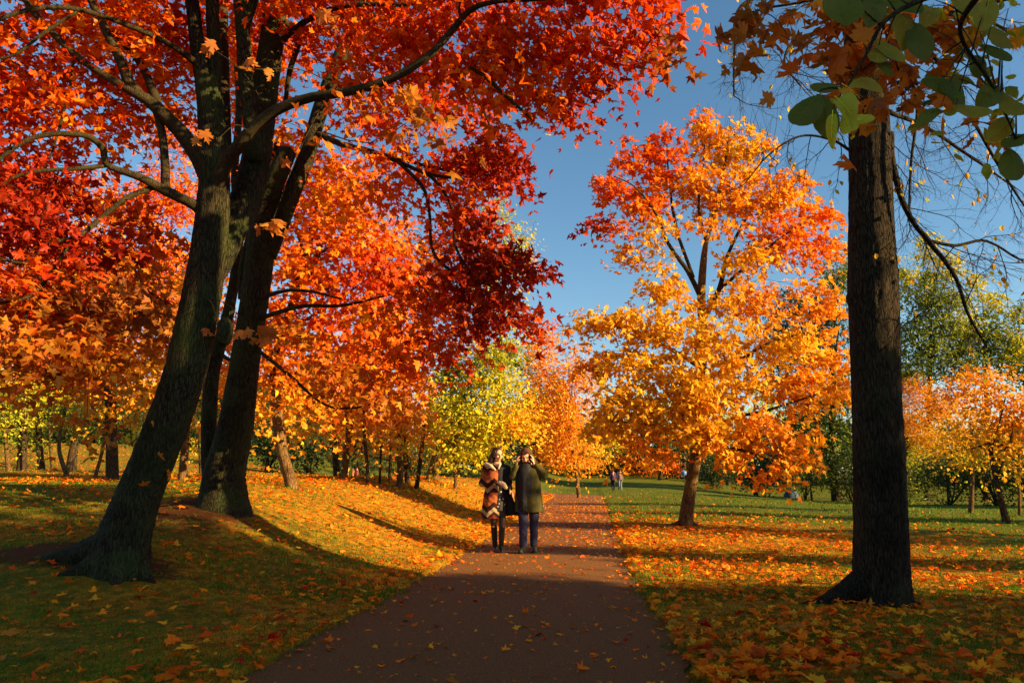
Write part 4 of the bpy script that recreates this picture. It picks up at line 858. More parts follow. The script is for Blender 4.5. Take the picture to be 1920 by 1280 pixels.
# ------------------------------------------------------------------ people
def capsule(mb, a, b, ra, rb=None, nu=14):
    a = np.array(a, float); b = np.array(b, float); rb = ra if rb is None else rb
    ax = b-a; L = np.linalg.norm(ax); ax /= L+1e-9; u = np.cross(ax, (.31, .9, .2)); u /= np.linalg.norm(u); v = np.cross(ax, u)
    prof = [(-math.cos(t_)*ra, math.sin(t_)*ra) for t_ in np.linspace(.05, math.pi/2, 5)]+[(L+math.sin(t_)*rb, math.cos(t_)*rb) for t_ in np.linspace(0, math.pi/2-.05, 5)]
    th = np.arange(nu)*2*math.pi/nu
    V = np.concatenate([[a+ax*h+(u*math.cos(t_)+v*math.sin(t_))*r for t_ in th] for h, r in prof]+[[a-ax*ra, b+ax*rb]])
    n = len(prof); idx = np.arange(n*nu).reshape(n, nu)
    f = np.stack([idx[:-1], np.roll(idx, -1, 1)[:-1], np.roll(idx, -1, 1)[1:], idx[1:]], -1).reshape(-1, 4)
    l0 = idx[0]; l1 = idx[-1]
    mb.add(V, [f, np.stack([np.roll(l0, -1), l0, np.full(nu, n*nu)], -1), np.stack([l1, np.roll(l1, -1), np.full(nu, n*nu+1)], -1)])
def chain(mb, pts, rs):
    for i in range(len(pts)-1): capsule(mb, pts[i], pts[i+1], rs[i], rs[i+1])
def loft(mb, secs, nu=28, fold=0, seed=0):
    """secs: (z,cx,cy,rx,ry)"""
    r_ = np.random.default_rng(seed); th = np.arange(nu)*2*math.pi/nu; V = []; ph = r_.uniform(0, 6, 3)
    z0, z1 = secs[0][0], secs[-1][0]
    for z, cx, cy, rx, ry in secs:
        k = 1+fold*(abs(z-z1)/abs(z1-z0))*(np.sin(5*th+ph[0]+z*2)+.6*np.sin(8*th+ph[1]))
        V.append(np.stack([cx+rx*np.cos(th)*k, cy+ry*np.sin(th)*k, np.full(nu, z)], 1))
    n = len(secs); V = np.concatenate(V+[np.array([[secs[0][1], secs[0][2], z0], [secs[-1][1], secs[-1][2], z1]])])
    idx = np.arange(n*nu).reshape(n, nu); s_ = 1 if z1 > z0 else -1
    f = np.stack([idx[:-1], np.roll(idx, -1, 1)[:-1], np.roll(idx, -1, 1)[1:], idx[1:]], -1).reshape(-1, 4)
    l0 = idx[0]; l1 = idx[-1]; t0 = np.stack([np.roll(l0, -1), l0, np.full(nu, n*nu)], -1); t1 = np.stack([l1, np.roll(l1, -1), np.full(nu, n*nu+1)], -1)
    if s_ < 0: f = f[:, ::-1]; t0 = t0[:, ::-1]; t1 = t1[:, ::-1]
    mb.add(V, [f, t0, t1])
def bake(mb, name, m, parent, voxel=.01, smooth=4, off=(0, 0, 0), scale=1, disp=0):
    """fuse the overlapping volumes of a figure into one continuous skin"""
    for i in range(len(mb.v)): mb.v[i] = mb.v[i]*scale+np.array(off, np.float32)
    o = mb.build(name, m, None)
    a = o.modifiers.new('fuse', 'REMESH'); a.mode = 'VOXEL'; a.voxel_size = voxel*scale; a.use_smooth_shade = True
    if smooth: b_ = o.modifiers.new('smooth', 'SMOOTH'); b_.iterations = smooth; b_.factor = .5
    dg = bpy.context.evaluated_depsgraph_get(); me = bpy.data.meshes.new_from_object(o.evaluated_get(dg)); o.modifiers.clear()
    old = o.data; o.data = me; bpy.data.meshes.remove(old); me.name = name
    if disp:
        n = len(me.vertices); co = np.empty(n*3, np.float32); me.vertices.foreach_get('co', co); co = co.reshape(-1, 3)
        nn = np.empty(n*3, np.float32); me.vertex_normals.foreach_get('vector', nn); nn = nn.reshape(-1, 3)
        w_ = 1.6*np.sin(co[:, 0]*26+2.5*np.sin(co[:, 2]*5.3)+co[:, 1]*19)*np.sin(co[:, 2]*7+3*co[:, 0])+.7*np.sin(co[:, 2]*37+6*np.sin(co[:, 0]*9+co[:, 1]*8+co[:, 2]*3))
        me.vertices.foreach_set('co', (co+nn*(w_*disp)[:, None]).ravel().astype(np.float32)); me.update()
    me.materials.clear(); me.materials.append(m); o.parent = parent; return o
def hand(mb, wrist, dirn, palm_n, curl=.5, s=1.0, thumb=1):
    """palm and five separate fingers; dirn along the hand, palm_n out of the palm"""
    w_ = np.array(wrist, float); d = np.array(dirn, float); d /= np.linalg.norm(d); n = np.array(palm_n, float); n -= d*np.dot(n, d); n /= np.linalg.norm(n); u = np.cross(d, n)
    for k in (-.026, -.009, .009, .026): capsule(mb, w_+d*.01*s+u*k*.6*s, w_+d*.085*s+u*k*s, .014*s, .012*s, 8)
    for k, L in ((-.030, .058), (-.010, .072), (.011, .078), (.031, .068)):
        p = w_+d*.085*s+u*k*s; a = d.copy()
        for j, f in enumerate((.45, .32, .23)):
            a = a*math.cos(curl*(.6+.3*j))+n*math.sin(curl*(.6+.3*j)); a /= np.linalg.norm(a); q = p+a*L*f*s; capsule(mb, p, q, (.0095-.001*j)*s, (.0088-.001*j)*s, 8); p = q
    p = w_+d*.03*s+u*.028*thumb*s; q = p+(d*.6+u*.7*thumb+n*.3)*.038*s; capsule(mb, p, q, .013*s, .011*s, 8); capsule(mb, q, q+(d*.85+u*.25*thumb+n*.4)*.032*s, .011*s, .009*s, 8)
def head(mb, c, yaw, pitch, s=1.0):
    """face looks along -y before yaw/pitch; returns a function from head space to world"""
    cy, sy, cp, sp = math.cos(yaw), math.sin(yaw), math.cos(pitch), math.sin(pitch); c = np.array(c, float)
    Rm = np.array([[cy, -sy, 0], [sy, cy, 0], [0, 0, 1]])@np.array([[1, 0, 0], [0, cp, -sp], [0, sp, cp]])
    T_ = lambda p: c+Rm@(np.array(p, float)*s)
    ball(mb, T_((0, .012, .03)), np.array((.074, .092, .088))*s, 20, 14, rot=Rm); ball(mb, T_((0, -.028, -.035)), np.array((.056, .062, .072))*s, 18, 12, rot=Rm)
    ball(mb, T_((0, -.062, -.088)), np.array((.024, .02, .018))*s, 12, 8, rot=Rm)
    capsule(mb, T_((0, -.084, .012)), T_((0, -.106, -.024)), .009*s, .0135*s, 10); ball(mb, T_((0, -.084, -.055)), np.array((.021, .012, .0105))*s, 12, 8, rot=Rm)
    for k in (-1, 1):
        ball(mb, T_((k*.076, .008, -.006)), np.array((.010, .02, .032))*s, 10, 8, rot=Rm); ball(mb, T_((k*.04, -.07, -.018)), np.array((.022, .018, .02))*s, 10, 8, rot=Rm)
        capsule(mb, T_((k*.014, -.084, .024)), T_((k*.046, -.074, .026)), .0085*s, .008*s, 8)
    return T_, Rm
M['skin'] = plain('skin', (.62, .34, .21), .5, 40, .08); M['skin'].node_tree.nodes['Principled BSDF'].inputs['Subsurface Weight'].default_value = .15
M['skin'].node_tree.nodes['Principled BSDF'].inputs['Subsurface Radius'].default_value = (.02, .008, .004)
M['hair_d'] = plain('hair_dark', (.030, .012, .008), .45, 120, .5); M['hair_b'] = plain('hair_brown', (.075, .026, .010), .6, 120, .5)
M['black'] = plain('black_cloth', (.012, .011, .013), .75); M['boot'] = plain('black_leather', (.012, .010, .010), .3); M['tights'] = plain('dark_tights', (.035, .018, .016), .5)
M['olive'] = plain('olive_canvas', (.060, .052, .011), .85, 9, .25); M['navy'] = plain('blue_violet_trousers', (.028, .024, .055), .8, 14, .3); M['lip'] = plain('lips', (.45, .06, .05), .4); M['eye'] = plain('eye_dark', (.02, .012, .01), .2); M['shoe'] = plain('dark_green_black_shoe', (.025, .026, .016), .5)
M['cream'] = plain('cream_wool', (.50, .39, .27), .9)
def chevron_mat():
    m, nt, out = mat('chevron_wool'); t = nt.nodes.new('ShaderNodeTexCoord'); sp = nt.nodes.new('ShaderNodeSeparateXYZ'); nt.links.new(t.outputs['Object'], sp.inputs[0])
    def mth(op, a, b=None, c=None):
        n = nt.nodes.new('ShaderNodeMath'); n.operation = op
        for i, v in enumerate((a, b, c)):
            if v is None: continue
            if hasattr(v, 'is_output'): nt.links.new(v, n.inputs[i])
            else: n.inputs[i].default_value = v
        return n.outputs[0]
    pp = mth('PINGPONG', mth('ADD', sp.outputs['X'], .0 + .06), .115)
    v = mth('FRACT', mth('MULTIPLY', mth('SUBTRACT', mth('ADD', sp.outputs['Z'], mth('MULTIPLY', pp, .85)), .0), 1/.40))
    cr, og, bk, br = (.34, .235, .14), (.34, .095, .03), (.035, .012, .009), (.17, .032, .016)
    c = ramp(nt, v, [(0, bk), (.10, og), (.42, br), (.56, bk), (.70, cr), (.88, bk)], 'CONSTANT')
    n = noise(nt, coords(nt), 160, 3); c = mixc(nt, .5, c, ramp(nt, n, [(.3, (.6, .6, .6)), (.7, (1, 1, 1))]), 'MULTIPLY')
    principled(nt, out, **{'Base Color': c, 'Roughness': .95, 'Specular IOR Level': .1, 'Normal': bump(nt, n, .004, .6)}); return m
M['chevron'] = chevron_mat()
def floral():
    m, nt, out = mat('black_floral'); v = coords(nt); vo = N(nt, 'ShaderNodeTexVoronoi', Scale=17); nt.links.new(v, vo.inputs['Vector'])
    c = ramp(nt, vo.outputs['Distance'], [(0, (.75, .70, .6)), (.17, (.75, .68, .58)), (.20, (.012, .011, .012))]); principled(nt, out, **{'Base Color': c, 'Roughness': .55}); return m
M['floral'] = floral()

# the woman
gW = ground(933, 1036); gW[2] = .016+float(H(centre(gW[1]), gW[1])); S = 190*mpp(933, 940, gW[1])/1.70
t = empty('person', gW, 'woman in long zigzag-patterned wool coat over short dark skirt, walking with hands together', 'person', 'couple walking on the path'); t.rotation_euler[2] = 0
off = gW*1.0
mb = MB(); hc = (-.005, -.01, 1.585); T_, Rm = head(mb, hc, .55, .12)
chain(mb, [(-.005, .005, 1.52), (-.01, .01, 1.42)], [.05, .055])
chain(mb, [(-.01, .01, 1.40), (-.01, .01, 1.15), (0, .01, .95)], [.10, .095, .11])
capsule(mb, (-.17, .02, 1.38), (.14, .02, 1.38), .05)
chain(mb, [(-.18, .02, 1.36), (-.25, -.02, 1.12), (-.02, -.20, 1.13)], [.042, .036, .024]); hand(mb, (-.01, -.20, 1.135), (1, -.15, .05), (0, .2, -1), .9, 1, 1)
chain(mb, [(.15, .02, 1.36), (.17, -.02, 1.14), (.20, -.12, 1.02)], [.042, .036, .024]); hand(mb, (.205, -.125, 1.01), (.55, -.4, -.65), (-.4, .1, -.6), .6, 1, -1)
chain(mb, [(-.075, .01, .9), (-.07, -.03, .50), (-.045, .03, .10)], [.085, .05, .034]); chain(mb, [(.07, .01, .9), (.075, -.05, .50), (.06, -.04, .09)], [.085, .05, .034])
for (x_, y_) in ((-.045, .03), (.06, -.04)): capsule(mb, (x_, y_, .07), (x_+.005, y_-.08, .04), .022, .016)
bake(mb, 'body', M['skin'], t, .0065, 2, gW*0, S)
mb = MB()
for px_, dx in ((((-.075, .01, .9), (-.07, -.03, .50), (-.05, .02, .28)), 0), (((.07, .01, .9), (.075, -.05, .50), (.065, -.045, .28)), 0)): chain(mb, px_, [.090, .056, .046])
bake(mb, 'tights', M['tights'], t, .009, 2, gW*0, S)
for p_ in (((-.062, -.01, .40), (-.045, .03, .09)), ((.072, -.05, .40), (.06, -.04, .09))):
    mb = MB(); chain(mb, [p_[0], ((p_[0][0]+p_[1][0])/2, (p_[0][1]+p_[1][1])/2, .25), p_[1]], [.054, .050, .040]); x_, y_, _z = p_[1]
    chain(mb, [(x_, y_+.01, .06), (x_+.008, y_-.09, .034), (x_+.01, y_-.15, .024)], [.038, .033, .022]); capsule(mb, (x_, y_+.025, .06), (x_, y_+.03, .012), .022, .014)
    bake(mb, 'boot', M['boot'], t, .008, 2, gW*0, S)
mb = MB(); loft(mb, [(.66, .0, .0, .150, .125), (.80, 0, 0, .155, .13), (.95, 0, 0, .150, .12), (1.05, 0, 0, .125, .10)], 28, .02, 3); bake(mb, 'skirt', M['floral'], t, .01, 2, gW*0, S)
mb = MB(); loft(mb, [(.98, .02, -.005, .11, .10), (1.15, .02, -.01, .12, .105), (1.36, .01, 0, .13, .10), (1.45, 0, .0, .07, .06)]); bake(mb, 'blouse', M['black'], t, .01, 3, gW*0, S)
# coat: patterned half on one side, open dark lining half on the other
mb = MB()
loft(mb, [(.54, -.120, -.02, .155, .15), (.70, -.112, -.02, .152, .155), (.92, -.095, -.01, .142, .15), (1.12, -.08, -.01, .132, .145), (1.28, -.08, -.005, .135, .14), (1.38, -.085, .005, .13, .115), (1.435, -.07, .015, .08, .07), (1.455, -.05, .01, .05, .055)], 32, .035, 5)
chain(mb, [(-.185, .02, 1.36), (-.262, -.02, 1.11), (-.16, -.14, 1.12), (-.05, -.19, 1.13)], [.072, .062, .056, .050])
bake(mb, 'coat', M['chevron'], t, .009, 5, gW*0, S, .004)
mb = MB()
loft(mb, [(.58, .21, .075, .15, .05), (.72, .185, .07, .125, .055), (.92, .15, .06, .095, .07), (1.12, .10, .04, .085, .10), (1.28, .09, .02, .10, .115), (1.40, .08, .01, .09, .075), (1.45, .04, .02, .05, .05)], 28, .05, 8)
chain(mb, [(.15, .02, 1.36), (.185, -.02, 1.13), (.20, -.10, 1.04)], [.070, .060, .048])
bake(mb, 'coat_lining', M['black'], t, .009, 4, gW*0, S, .004)
mb = MB(); chain(mb, [(-.20, -.04, 1.44), (-.12, -.10, 1.40), (-.045, -.125, 1.34)], [.030, .034, .018]); chain(mb, [(.03, -.11, 1.43), (.015, -.13, 1.36)], [.026, .014]); chain(mb, [(-.20, -.02, 1.44), (-.1, .04, 1.47)], [.028, .03])
bake(mb, 'collar', M['cream'], t, .007, 3, gW*0, S)
mb = MB(); chain(mb, [(.03, -.215, 1.13), (.10, -.215, 1.10), (.135, -.20, 1.05)], [.030, .040, .034]); bake(mb, 'cuff', M['cream'], t, .007, 3, gW*0, S)
mb = MB()
ball(mb, T_((0, .03, .045)), (.086, .096, .092), 20, 12, rot=Rm); chain(mb, [T_((-.06, .03, .02)), T_((-.10, .04, -.08)), (-.17, .02, 1.40), (-.20, -.01, 1.24), (-.20, .0, 1.16)], [.05, .048, .045, .036, .015])
chain(mb, [T_((.06, .03, .02)), T_((.075, .03, -.08)), (.085, .0, 1.42), (.09, -.02, 1.36)], [.04, .036, .034, .012]); chain(mb, [T_((0, .06, 0)), (-.06, .09, 1.40), (-.07, .1, 1.25)], [.08, .09, .04]); capsule(mb, T_((-.07, -.02, .06)), T_((-.082, -.01, -.04)), .022, .02)
chain(mb, [(-.13, .0, 1.46), (-.235, .03, 1.40), (-.27, .05, 1.30)], [.03, .028, .010])
bake(mb, 'hair', M['hair_d'], t, .007, 2, gW*0, S, .002)
def face_parts(T_, Rm, t, S, brow='hair_d'):
    for k in (-1, 1):
        mb = MB(); ball(mb, T_((k*.030, -.083, .008)), (.013, .006, .006), 10, 8, rot=Rm); bake(mb, 'eye', M['eye'], t, .002, 0, (0, 0, 0), S)
        mb = MB(); capsule(mb, T_((k*.016, -.0935, .027)), T_((k*.044, -.082, .030)), .0045, .003, 8); bake(mb, 'eyebrow', M[brow], t, .002, 0, (0, 0, 0), S)
    mb = MB(); capsule(mb, T_((-.016, -.095, -.055)), T_((.016, -.095, -.055)), .0055, .0055, 8); bake(mb, 'mouth', M['lip'], t, .002, 0, (0, 0, 0), S)
face_parts(T_, Rm, t, S)

# the man
gM = ground(990, 1037); gM[2] = .016+float(H(centre(gM[1]), gM[1])); S = 190*mpp(990, 940, gM[1])/1.73
t = empty('person', gM, 'man in open olive green parka holding his hood with both raised hands', 'person', 'couple walking on the path')
O = (0, 0, 0)
mb = MB(); T_, Rm = head(mb, (-.045, -.03, 1.59), .05, .38)
chain(mb, [(-.03, .0, 1.53), (-.02, .02, 1.44)], [.055, .062]); chain(mb, [(-.01, .02, 1.40), (0, .02, 1.15), (.02, .02, .95)], [.12, .11, .12]); capsule(mb, (-.16, .02, 1.40), (.17, .02, 1.40), .055)
chain(mb, [(-.18, .02, 1.40), (-.245, -.06, 1.28), (-.195, -.07, 1.44)], [.048, .04, .028]); hand(mb, (-.192, -.075, 1.47), (.15, .0, 1), (1, .25, 0), .55, 1.02, -1)
chain(mb, [(.19, .02, 1.40), (.27, -.07, 1.30), (.11, -.08, 1.46)], [.048, .04, .028]); hand(mb, (.10, -.085, 1.48), (-.15, .0, 1), (-1, .25, 0), .5, 1.02, 1)
chain(mb, [(-.085, .01, .9), (-.075, -.05, .5), (-.085, -.06, .1)], [.09, .055, .038]); chain(mb, [(.10, .01, .9), (.10, .02, .5), (.09, .10, .1)], [.09, .055, .038])
for (x_, y_) in ((-.085, -.06), (.09, .10)): capsule(mb, (x_, y_, .06), (x_, y_-.08, .045), .024, .018)
bake(mb, 'body', M['skin'], t, .0065, 2, O, S)
mb = MB(); chain(mb, [(-.085, .01, .92), (-.08, -.04, .5), (-.085, -.05, .12)], [.105, .080, .066]); chain(mb, [(.10, .01, .92), (.105, .03, .5), (.095, .09, .13)], [.105, .080, .066]); capsule(mb, (-.06, .01, .95), (.08, .01, .95), .11)
bake(mb, 'trousers', M['navy'], t, .009, 3, O, S, .003)
for x_, y_, tx in ((-.085, -.05, -.05), (.095, .09, .02)):
    mb = MB(); chain(mb, [(x_, y_+.03, .05), (x_+tx*.4, y_-.08, .05), (x_+tx, y_-.20, .036)], [.045, .046, .036]); loft(mb, [(.0, x_+tx*.5, y_-.085, .052, .15), (.025, x_+tx*.5, y_-.085, .054, .152)], 24); bake(mb, 'shoe', M['shoe'], t, .007, 2, O, S)
mb = MB(); loft(mb, [(.92, -.03, -.03, .17, .135), (1.12, -.03, -.03, .17, .14), (1.32, -.03, -.02, .17, .13), (1.44, -.02, 0, .11, .09), (1.50, -.02, 0, .075, .07)], 28, .02, 2); bake(mb, 'jumper', M['black'], t, .01, 3, O, S)
mb = MB()
loft(mb, [(.66, .075, .0, .190, .165), (.85, .07, .0, .180, .16), (1.05, .06, .0, .168, .15), (1.25, .06, .0, .165, .14), (1.38, .05, .0, .17, .12), (1.46, .03, .03, .12, .08)], 32, .03, 9)
# open front: a slot left between the two coat sides
chain(mb, [(.19, .02, 1.39), (.285, -.06, 1.27), (.245, -.07, 1.33), (.14, -.075, 1.44)], [.078, .070, .060, .048])
bake(mb, 'parka', M['olive'], t, .009, 5, O, S, .0025)
mb = MB()
loft(mb, [(.66, -.135, .05, .09, .10), (.85, -.135, .05, .09, .10), (1.05, -.13, .05, .085, .10), (1.25, -.13, .04, .085, .10), (1.38, -.13, .03, .09, .09), (1.45, -.08, .03, .06, .06)], 24, .04, 4)
chain(mb, [(-.18, .03, 1.39), (-.255, -.05, 1.25), (-.235, -.06, 1.32), (-.20, -.07, 1.42)], [.080, .072, .062, .048])
bake(mb, 'parka_side', M['olive'], t, .009, 4, O, S, .0025)
mb = MB(); loft(mb, [(.68, -.075, -.10, .075, .085), (.9, -.075, -.10, .075, .085), (1.15, -.07, -.09, .085, .085), (1.35, -.05, -.07, .12, .085), (1.46, -.03, -.05, .09, .06), (1.50, -.03, -.03, .07, .05)], 24, .05, 6); bake(mb, 'scarf', M['black'], t, .009, 4, O, S, .002)
mb = MB(); ball(mb, T_((.02, .065, .035)), (.112, .085, .105), 20, 12, rot=Rm); chain(mb, [T_((-.10, .05, -.02)), (-.13, .04, 1.46)], [.05, .05]); chain(mb, [T_((.11, .05, -.02)), (.11, .03, 1.46)], [.05, .06]); bake(mb, 'hood', M['olive'], t, .008, 3, O, S, .003)
mb = MB(); ball(mb, T_((0, .032, .058)), (.088, .092, .080), 20, 12, rot=Rm); chain(mb, [T_((-.075, -.03, .05)), T_((-.088, -.01, -.03))], [.03, .026]); chain(mb, [T_((.075, -.03, .05)), T_((.088, -.01, -.03))], [.03, .026]); capsule(mb, T_((-.04, -.068, .095)), T_((.05, -.063, .10)), .024, .022); bake(mb, 'hair', M['hair_b'], t, .007, 2, O, S, .004)
face_parts(T_, Rm, t, S, 'hair_b')

# the distant pair and three small far figures
def walker(px, py, d, hpx, top, legs, label, group, back=True, stride=.12, dress=False, hair='hair_d', bag=None):
    b = P(px, py, d); b[2] = float(H(b[0], b[1])); s_ = hpx*mpp(px, py, d)/1.72
    t = empty('person', b, label, 'person', group)
    mb = MB(); T_, Rm = head(mb, (0, 0, 1.58), math.pi*.9 if back else .2, .1)
    chain(mb, [(0, .01, 1.52), (0, .01, 1.42)], [.05, .06]); chain(mb, [(0, 0, 1.38), (0, 0, .98)], [.13, .13]); capsule(mb, (-.15, 0, 1.38), (.15, 0, 1.38), .055)
    for k in (-1, 1):
        chain(mb, [(k*.17, 0, 1.36), (k*.21, .03*k, 1.1), (k*.19, -.1*k, .88)], [.045, .038, .026]); hand(mb, (k*.19, -.1*k, .86), (0, -.2*k, -1), (-k, 0, 0), .4)
        chain(mb, [(k*.09, 0, .9), (k*.085, -stride*k*.6, .5), (k*.08, stride*k, .09)], [.09, .055, .04]); capsule(mb, (k*.08, stride*k, .05), (k*.08, stride*k+(.12 if back else -.12), .035), .034, .028)
    bake(mb, 'body', M['skin'], t, .014, 2, (0, 0, 0), s_)
    mb = MB()
    loft(mb, [(.35 if dress else .84, 0, 0, .24 if dress else .19, .17), (1.1, 0, 0, .18, .14), (1.38, 0, 0, .20, .12), (1.46, 0, 0, .10, .08)], 20, .02, 1)
    for k in (-1, 1): chain(mb, [(k*.17, 0, 1.37), (k*.22, .03*k, 1.1), (k*.20, -.08*k, .92)], [.075, .06, .048])
    bake(mb, 'jacket', M[top], t, .014, 3, (0, 0, 0), s_, .004)
    mb = MB()
    for k in (-1, 1): chain(mb, [(k*.085, 0, .92), (k*.085, -stride*k*.6, .5), (k*.08, stride*k, .08)], [.11, .075, .058])
    bake(mb, 'trousers', M[legs], t, .014, 2, (0, 0, 0), s_)
    mb = MB(); ball(mb, T_((0, .02, .04)), (.088, .10, .095), 14, 10); chain(mb, [T_((0, .05, 0)), T_((0, .07, -.12))], [.075, .05]); bake(mb, 'hair', M[hair], t, .012, 1, (0, 0, 0), s_)
M['plum'] = plain('plum_jacket', (.07, .02, .06), .8); M['greypink'] = plain('grey_pink_jacket', (.17, .11, .10), .8); M['jeans'] = plain('pale_jeans', (.14, .17, .19), .8); M['straw'] = plain('straw_coat', (.70, .48, .16), .85); M['rust'] = plain('rust_coat', (.55, .20, .07), .85); M['wine'] = plain('wine_coat', (.22, .04, .04), .85)
walker(1150, 922, 56, 40, 'plum', 'black', 'distant walker in plum jacket and black trousers', 'distant strolling pair')
walker(1163, 922, 55, 41, 'greypink', 'jeans', 'distant walker in greyish pink jacket and pale jeans', 'distant strolling pair', stride=-.12)
walker(650, 898, 42, 23, 'straw', 'straw', 'small far figure in straw yellow dress beside the close trunk pair', 'small figures by the close trunk pair', False, .05, True, 'hair_b')
walker(661, 898, 43, 21, 'rust', 'straw', 'small far figure in rust coat between two others', 'small figures by the close trunk pair', False, .05, True, 'hair_b')
walker(669, 898, 42, 20, 'wine', 'rust', 'small far figure in dark wine red coat, furthest from the close trunk pair', 'small figures by the close trunk pair', False, .05, True, 'hair_d')

# a gull high up
c = P(1028, 253, 70); mb = MB(); m = mpp(1028, 253, 70)
capsule(mb, c+np.array([-.16, 0, .02]), c+np.array([.16, 0, -.02]), .055, .045, 10); capsule(mb, c+np.array([.16, 0, -.02]), c+np.array([.3, 0, -.05]), .03, .015, 8); ball(mb, c+np.array([-.24, 0, .05]), .05, 10, 8); capsule(mb, c+np.array([-.28, 0, .05]), c+np.array([-.34, 0, .04]), .015, .006, 8)
for k in (-1, 1):
    for i in range(8):
        a = c+np.array([.0+.01*i, k*.06*i, .02*i]); capsule(mb, a+np.array([-.05, 0, 0]), a+np.array([.10-.008*i, k*.06, .03]), .018, .012, 8)
o = mb.build('bird', None, None); 
a = o.modifiers.new('fuse', 'REMESH'); a.mode = 'VOXEL'; a.voxel_size = .012
me = bpy.data.meshes.new_from_object(o.evaluated_get(bpy.context.evaluated_depsgraph_get())); o.modifiers.clear(); o.data = me
V_ = np.empty(len(me.vertices)*3, np.float32); me.vertices.foreach_get('co', V_); V_ = V_.reshape(-1, 3)-c.astype(np.float32); me.vertices.foreach_set('co', V_.ravel()); me.update(); o.location = tuple(float(q) for q in c)
me.materials.clear(); me.materials.append(M['globe']); tag(o, 'tiny pale gull gliding in the open blue sky', 'bird')

# ------------------------------------------------------------------ overhanging trees whose trunks stand just outside the view
def off_tree(name, loc, h, r, label, bark='bark_dark'):
    b = np.array([loc[0], loc[1], float(H(*loc))]); t = empty(name, b, label, 'tree'); mb = MB()
    p, _ = tube(mb, [b-UP*.1, b+UP*.4, b+UP*h*.5+rng.normal(0, .1, 3), b+UP*h], [r, r, r*.8, r*.5], 20, 40, .05, .3)
    return t, mb, p
# green-leaved branch
t, mb, p = off_tree('linden_tree', (3.3, 2.1), 6, .17, 'overhanging linden whose big green leaves, some coloured sunlit yellow, droop before the dark trunk top')
mb.build('trunk', M['bark_dark'], t); mb = MB(); lf = MB(); DN = 2.5
j = p[-14]
main = [j, P(1980, -60, 2.3), P(1850, -30, 2.4), P(1740, -5, DN), P(1660, 40, DN), P(1620, 110, DN), P(1585, 170, DN)]
tube(mb, main, [.035, .022, .016, .012, .008, .005, .003], 8, 40, .04)
main2 = [P(1850, -30, 2.4), P(1800, 60, 2.7), P(1860, 160, 2.9), P(1905, 260, 3.0)]
tube(mb, main2, [.014, .009, .006, .003], 7, 24, .04)
GL = [ # px,py,length px,angle(deg, tip direction, 0=down, + to the right),depth,colour,width factor
 (1574, 30, 120, -5, 2.45, 'g', .9), (1515, 200, 90, -35, 2.4, 'g', .95), (1548, 205, 95, 5, 2.45, 'g', .8), (1560, 232, 70, -10, 2.38, 'y', .45), (1580, 195, 80, 12, 2.3, 'y', .75), (1596, 170, 52, 30, 2.42, 'o', .8), (1590, 232, 62, 8, 2.36, 'y', .8),
 (1612, 225, 50, 50, 2.42, 'y', .9), (1545, 165, 60, -70, 2.5, 'g', .8), (1690, 30, 90, 10, 2.6, 'gy', 1), (1722, 75, 80, 5, 2.6, 'g', .9), (1640, 10, 80, -20, 2.5, 'g', .9), (1650, 100, 70, -30, 2.6, 'gy', .8), (1665, 95, 66, 40, 2.6, 'gy', .8), (1655, 120, 60, 10, 2.62, 'g', .8),
 (1620, 150, 60, 70, 2.55, 'gy', .8), (1690, 5, 70, 60, 2.6, 'g', .9), (1760, 155, 66, 40, 2.8, 'g', .8), (1775, 180, 70, 5, 2.8, 'g', .8), (1790, 175, 80, -10, 2.85, 'g', .7), (1820, 210, 60, 60, 2.8, 'gy', .8), (1745, 210, 56, -60, 2.8, 'g', .8), (1860, 175, 70, -50, 2.9, 'g', .95),
 (1865, 100, 66, 15, 2.9, 'g', .95), (1835, 115, 44, 0, 2.9, 'g', 1), (1905, 190, 70, 20, 2.9, 'gy', .95), (1890, 230, 66, -50, 3, 'gy', .9), (1905, 265, 56, -70, 3, 'g', .9), (1900, 300, 74, -10, 3, 'g', .9), (1800, 10, 70, 20, 2.7, 'gy', .9), (1850, 20, 70, -20, 2.8, 'gy', .9), (1880, 60, 60, 30, 2.9, 'gy', .9), (1745, 20, 60, -30, 2.6, 'gy', .9)]
KC = {'g': (.12, .155, .012), 'gy': (.28, .26, .02), 'y': (.50, .50, .03), 'o': (.75, .42, .02)}  # sunlit yellow of some green leaves is put into their colour
allm = np.array(list(catmull(main, 40))+list(catmull(main2, 24)))
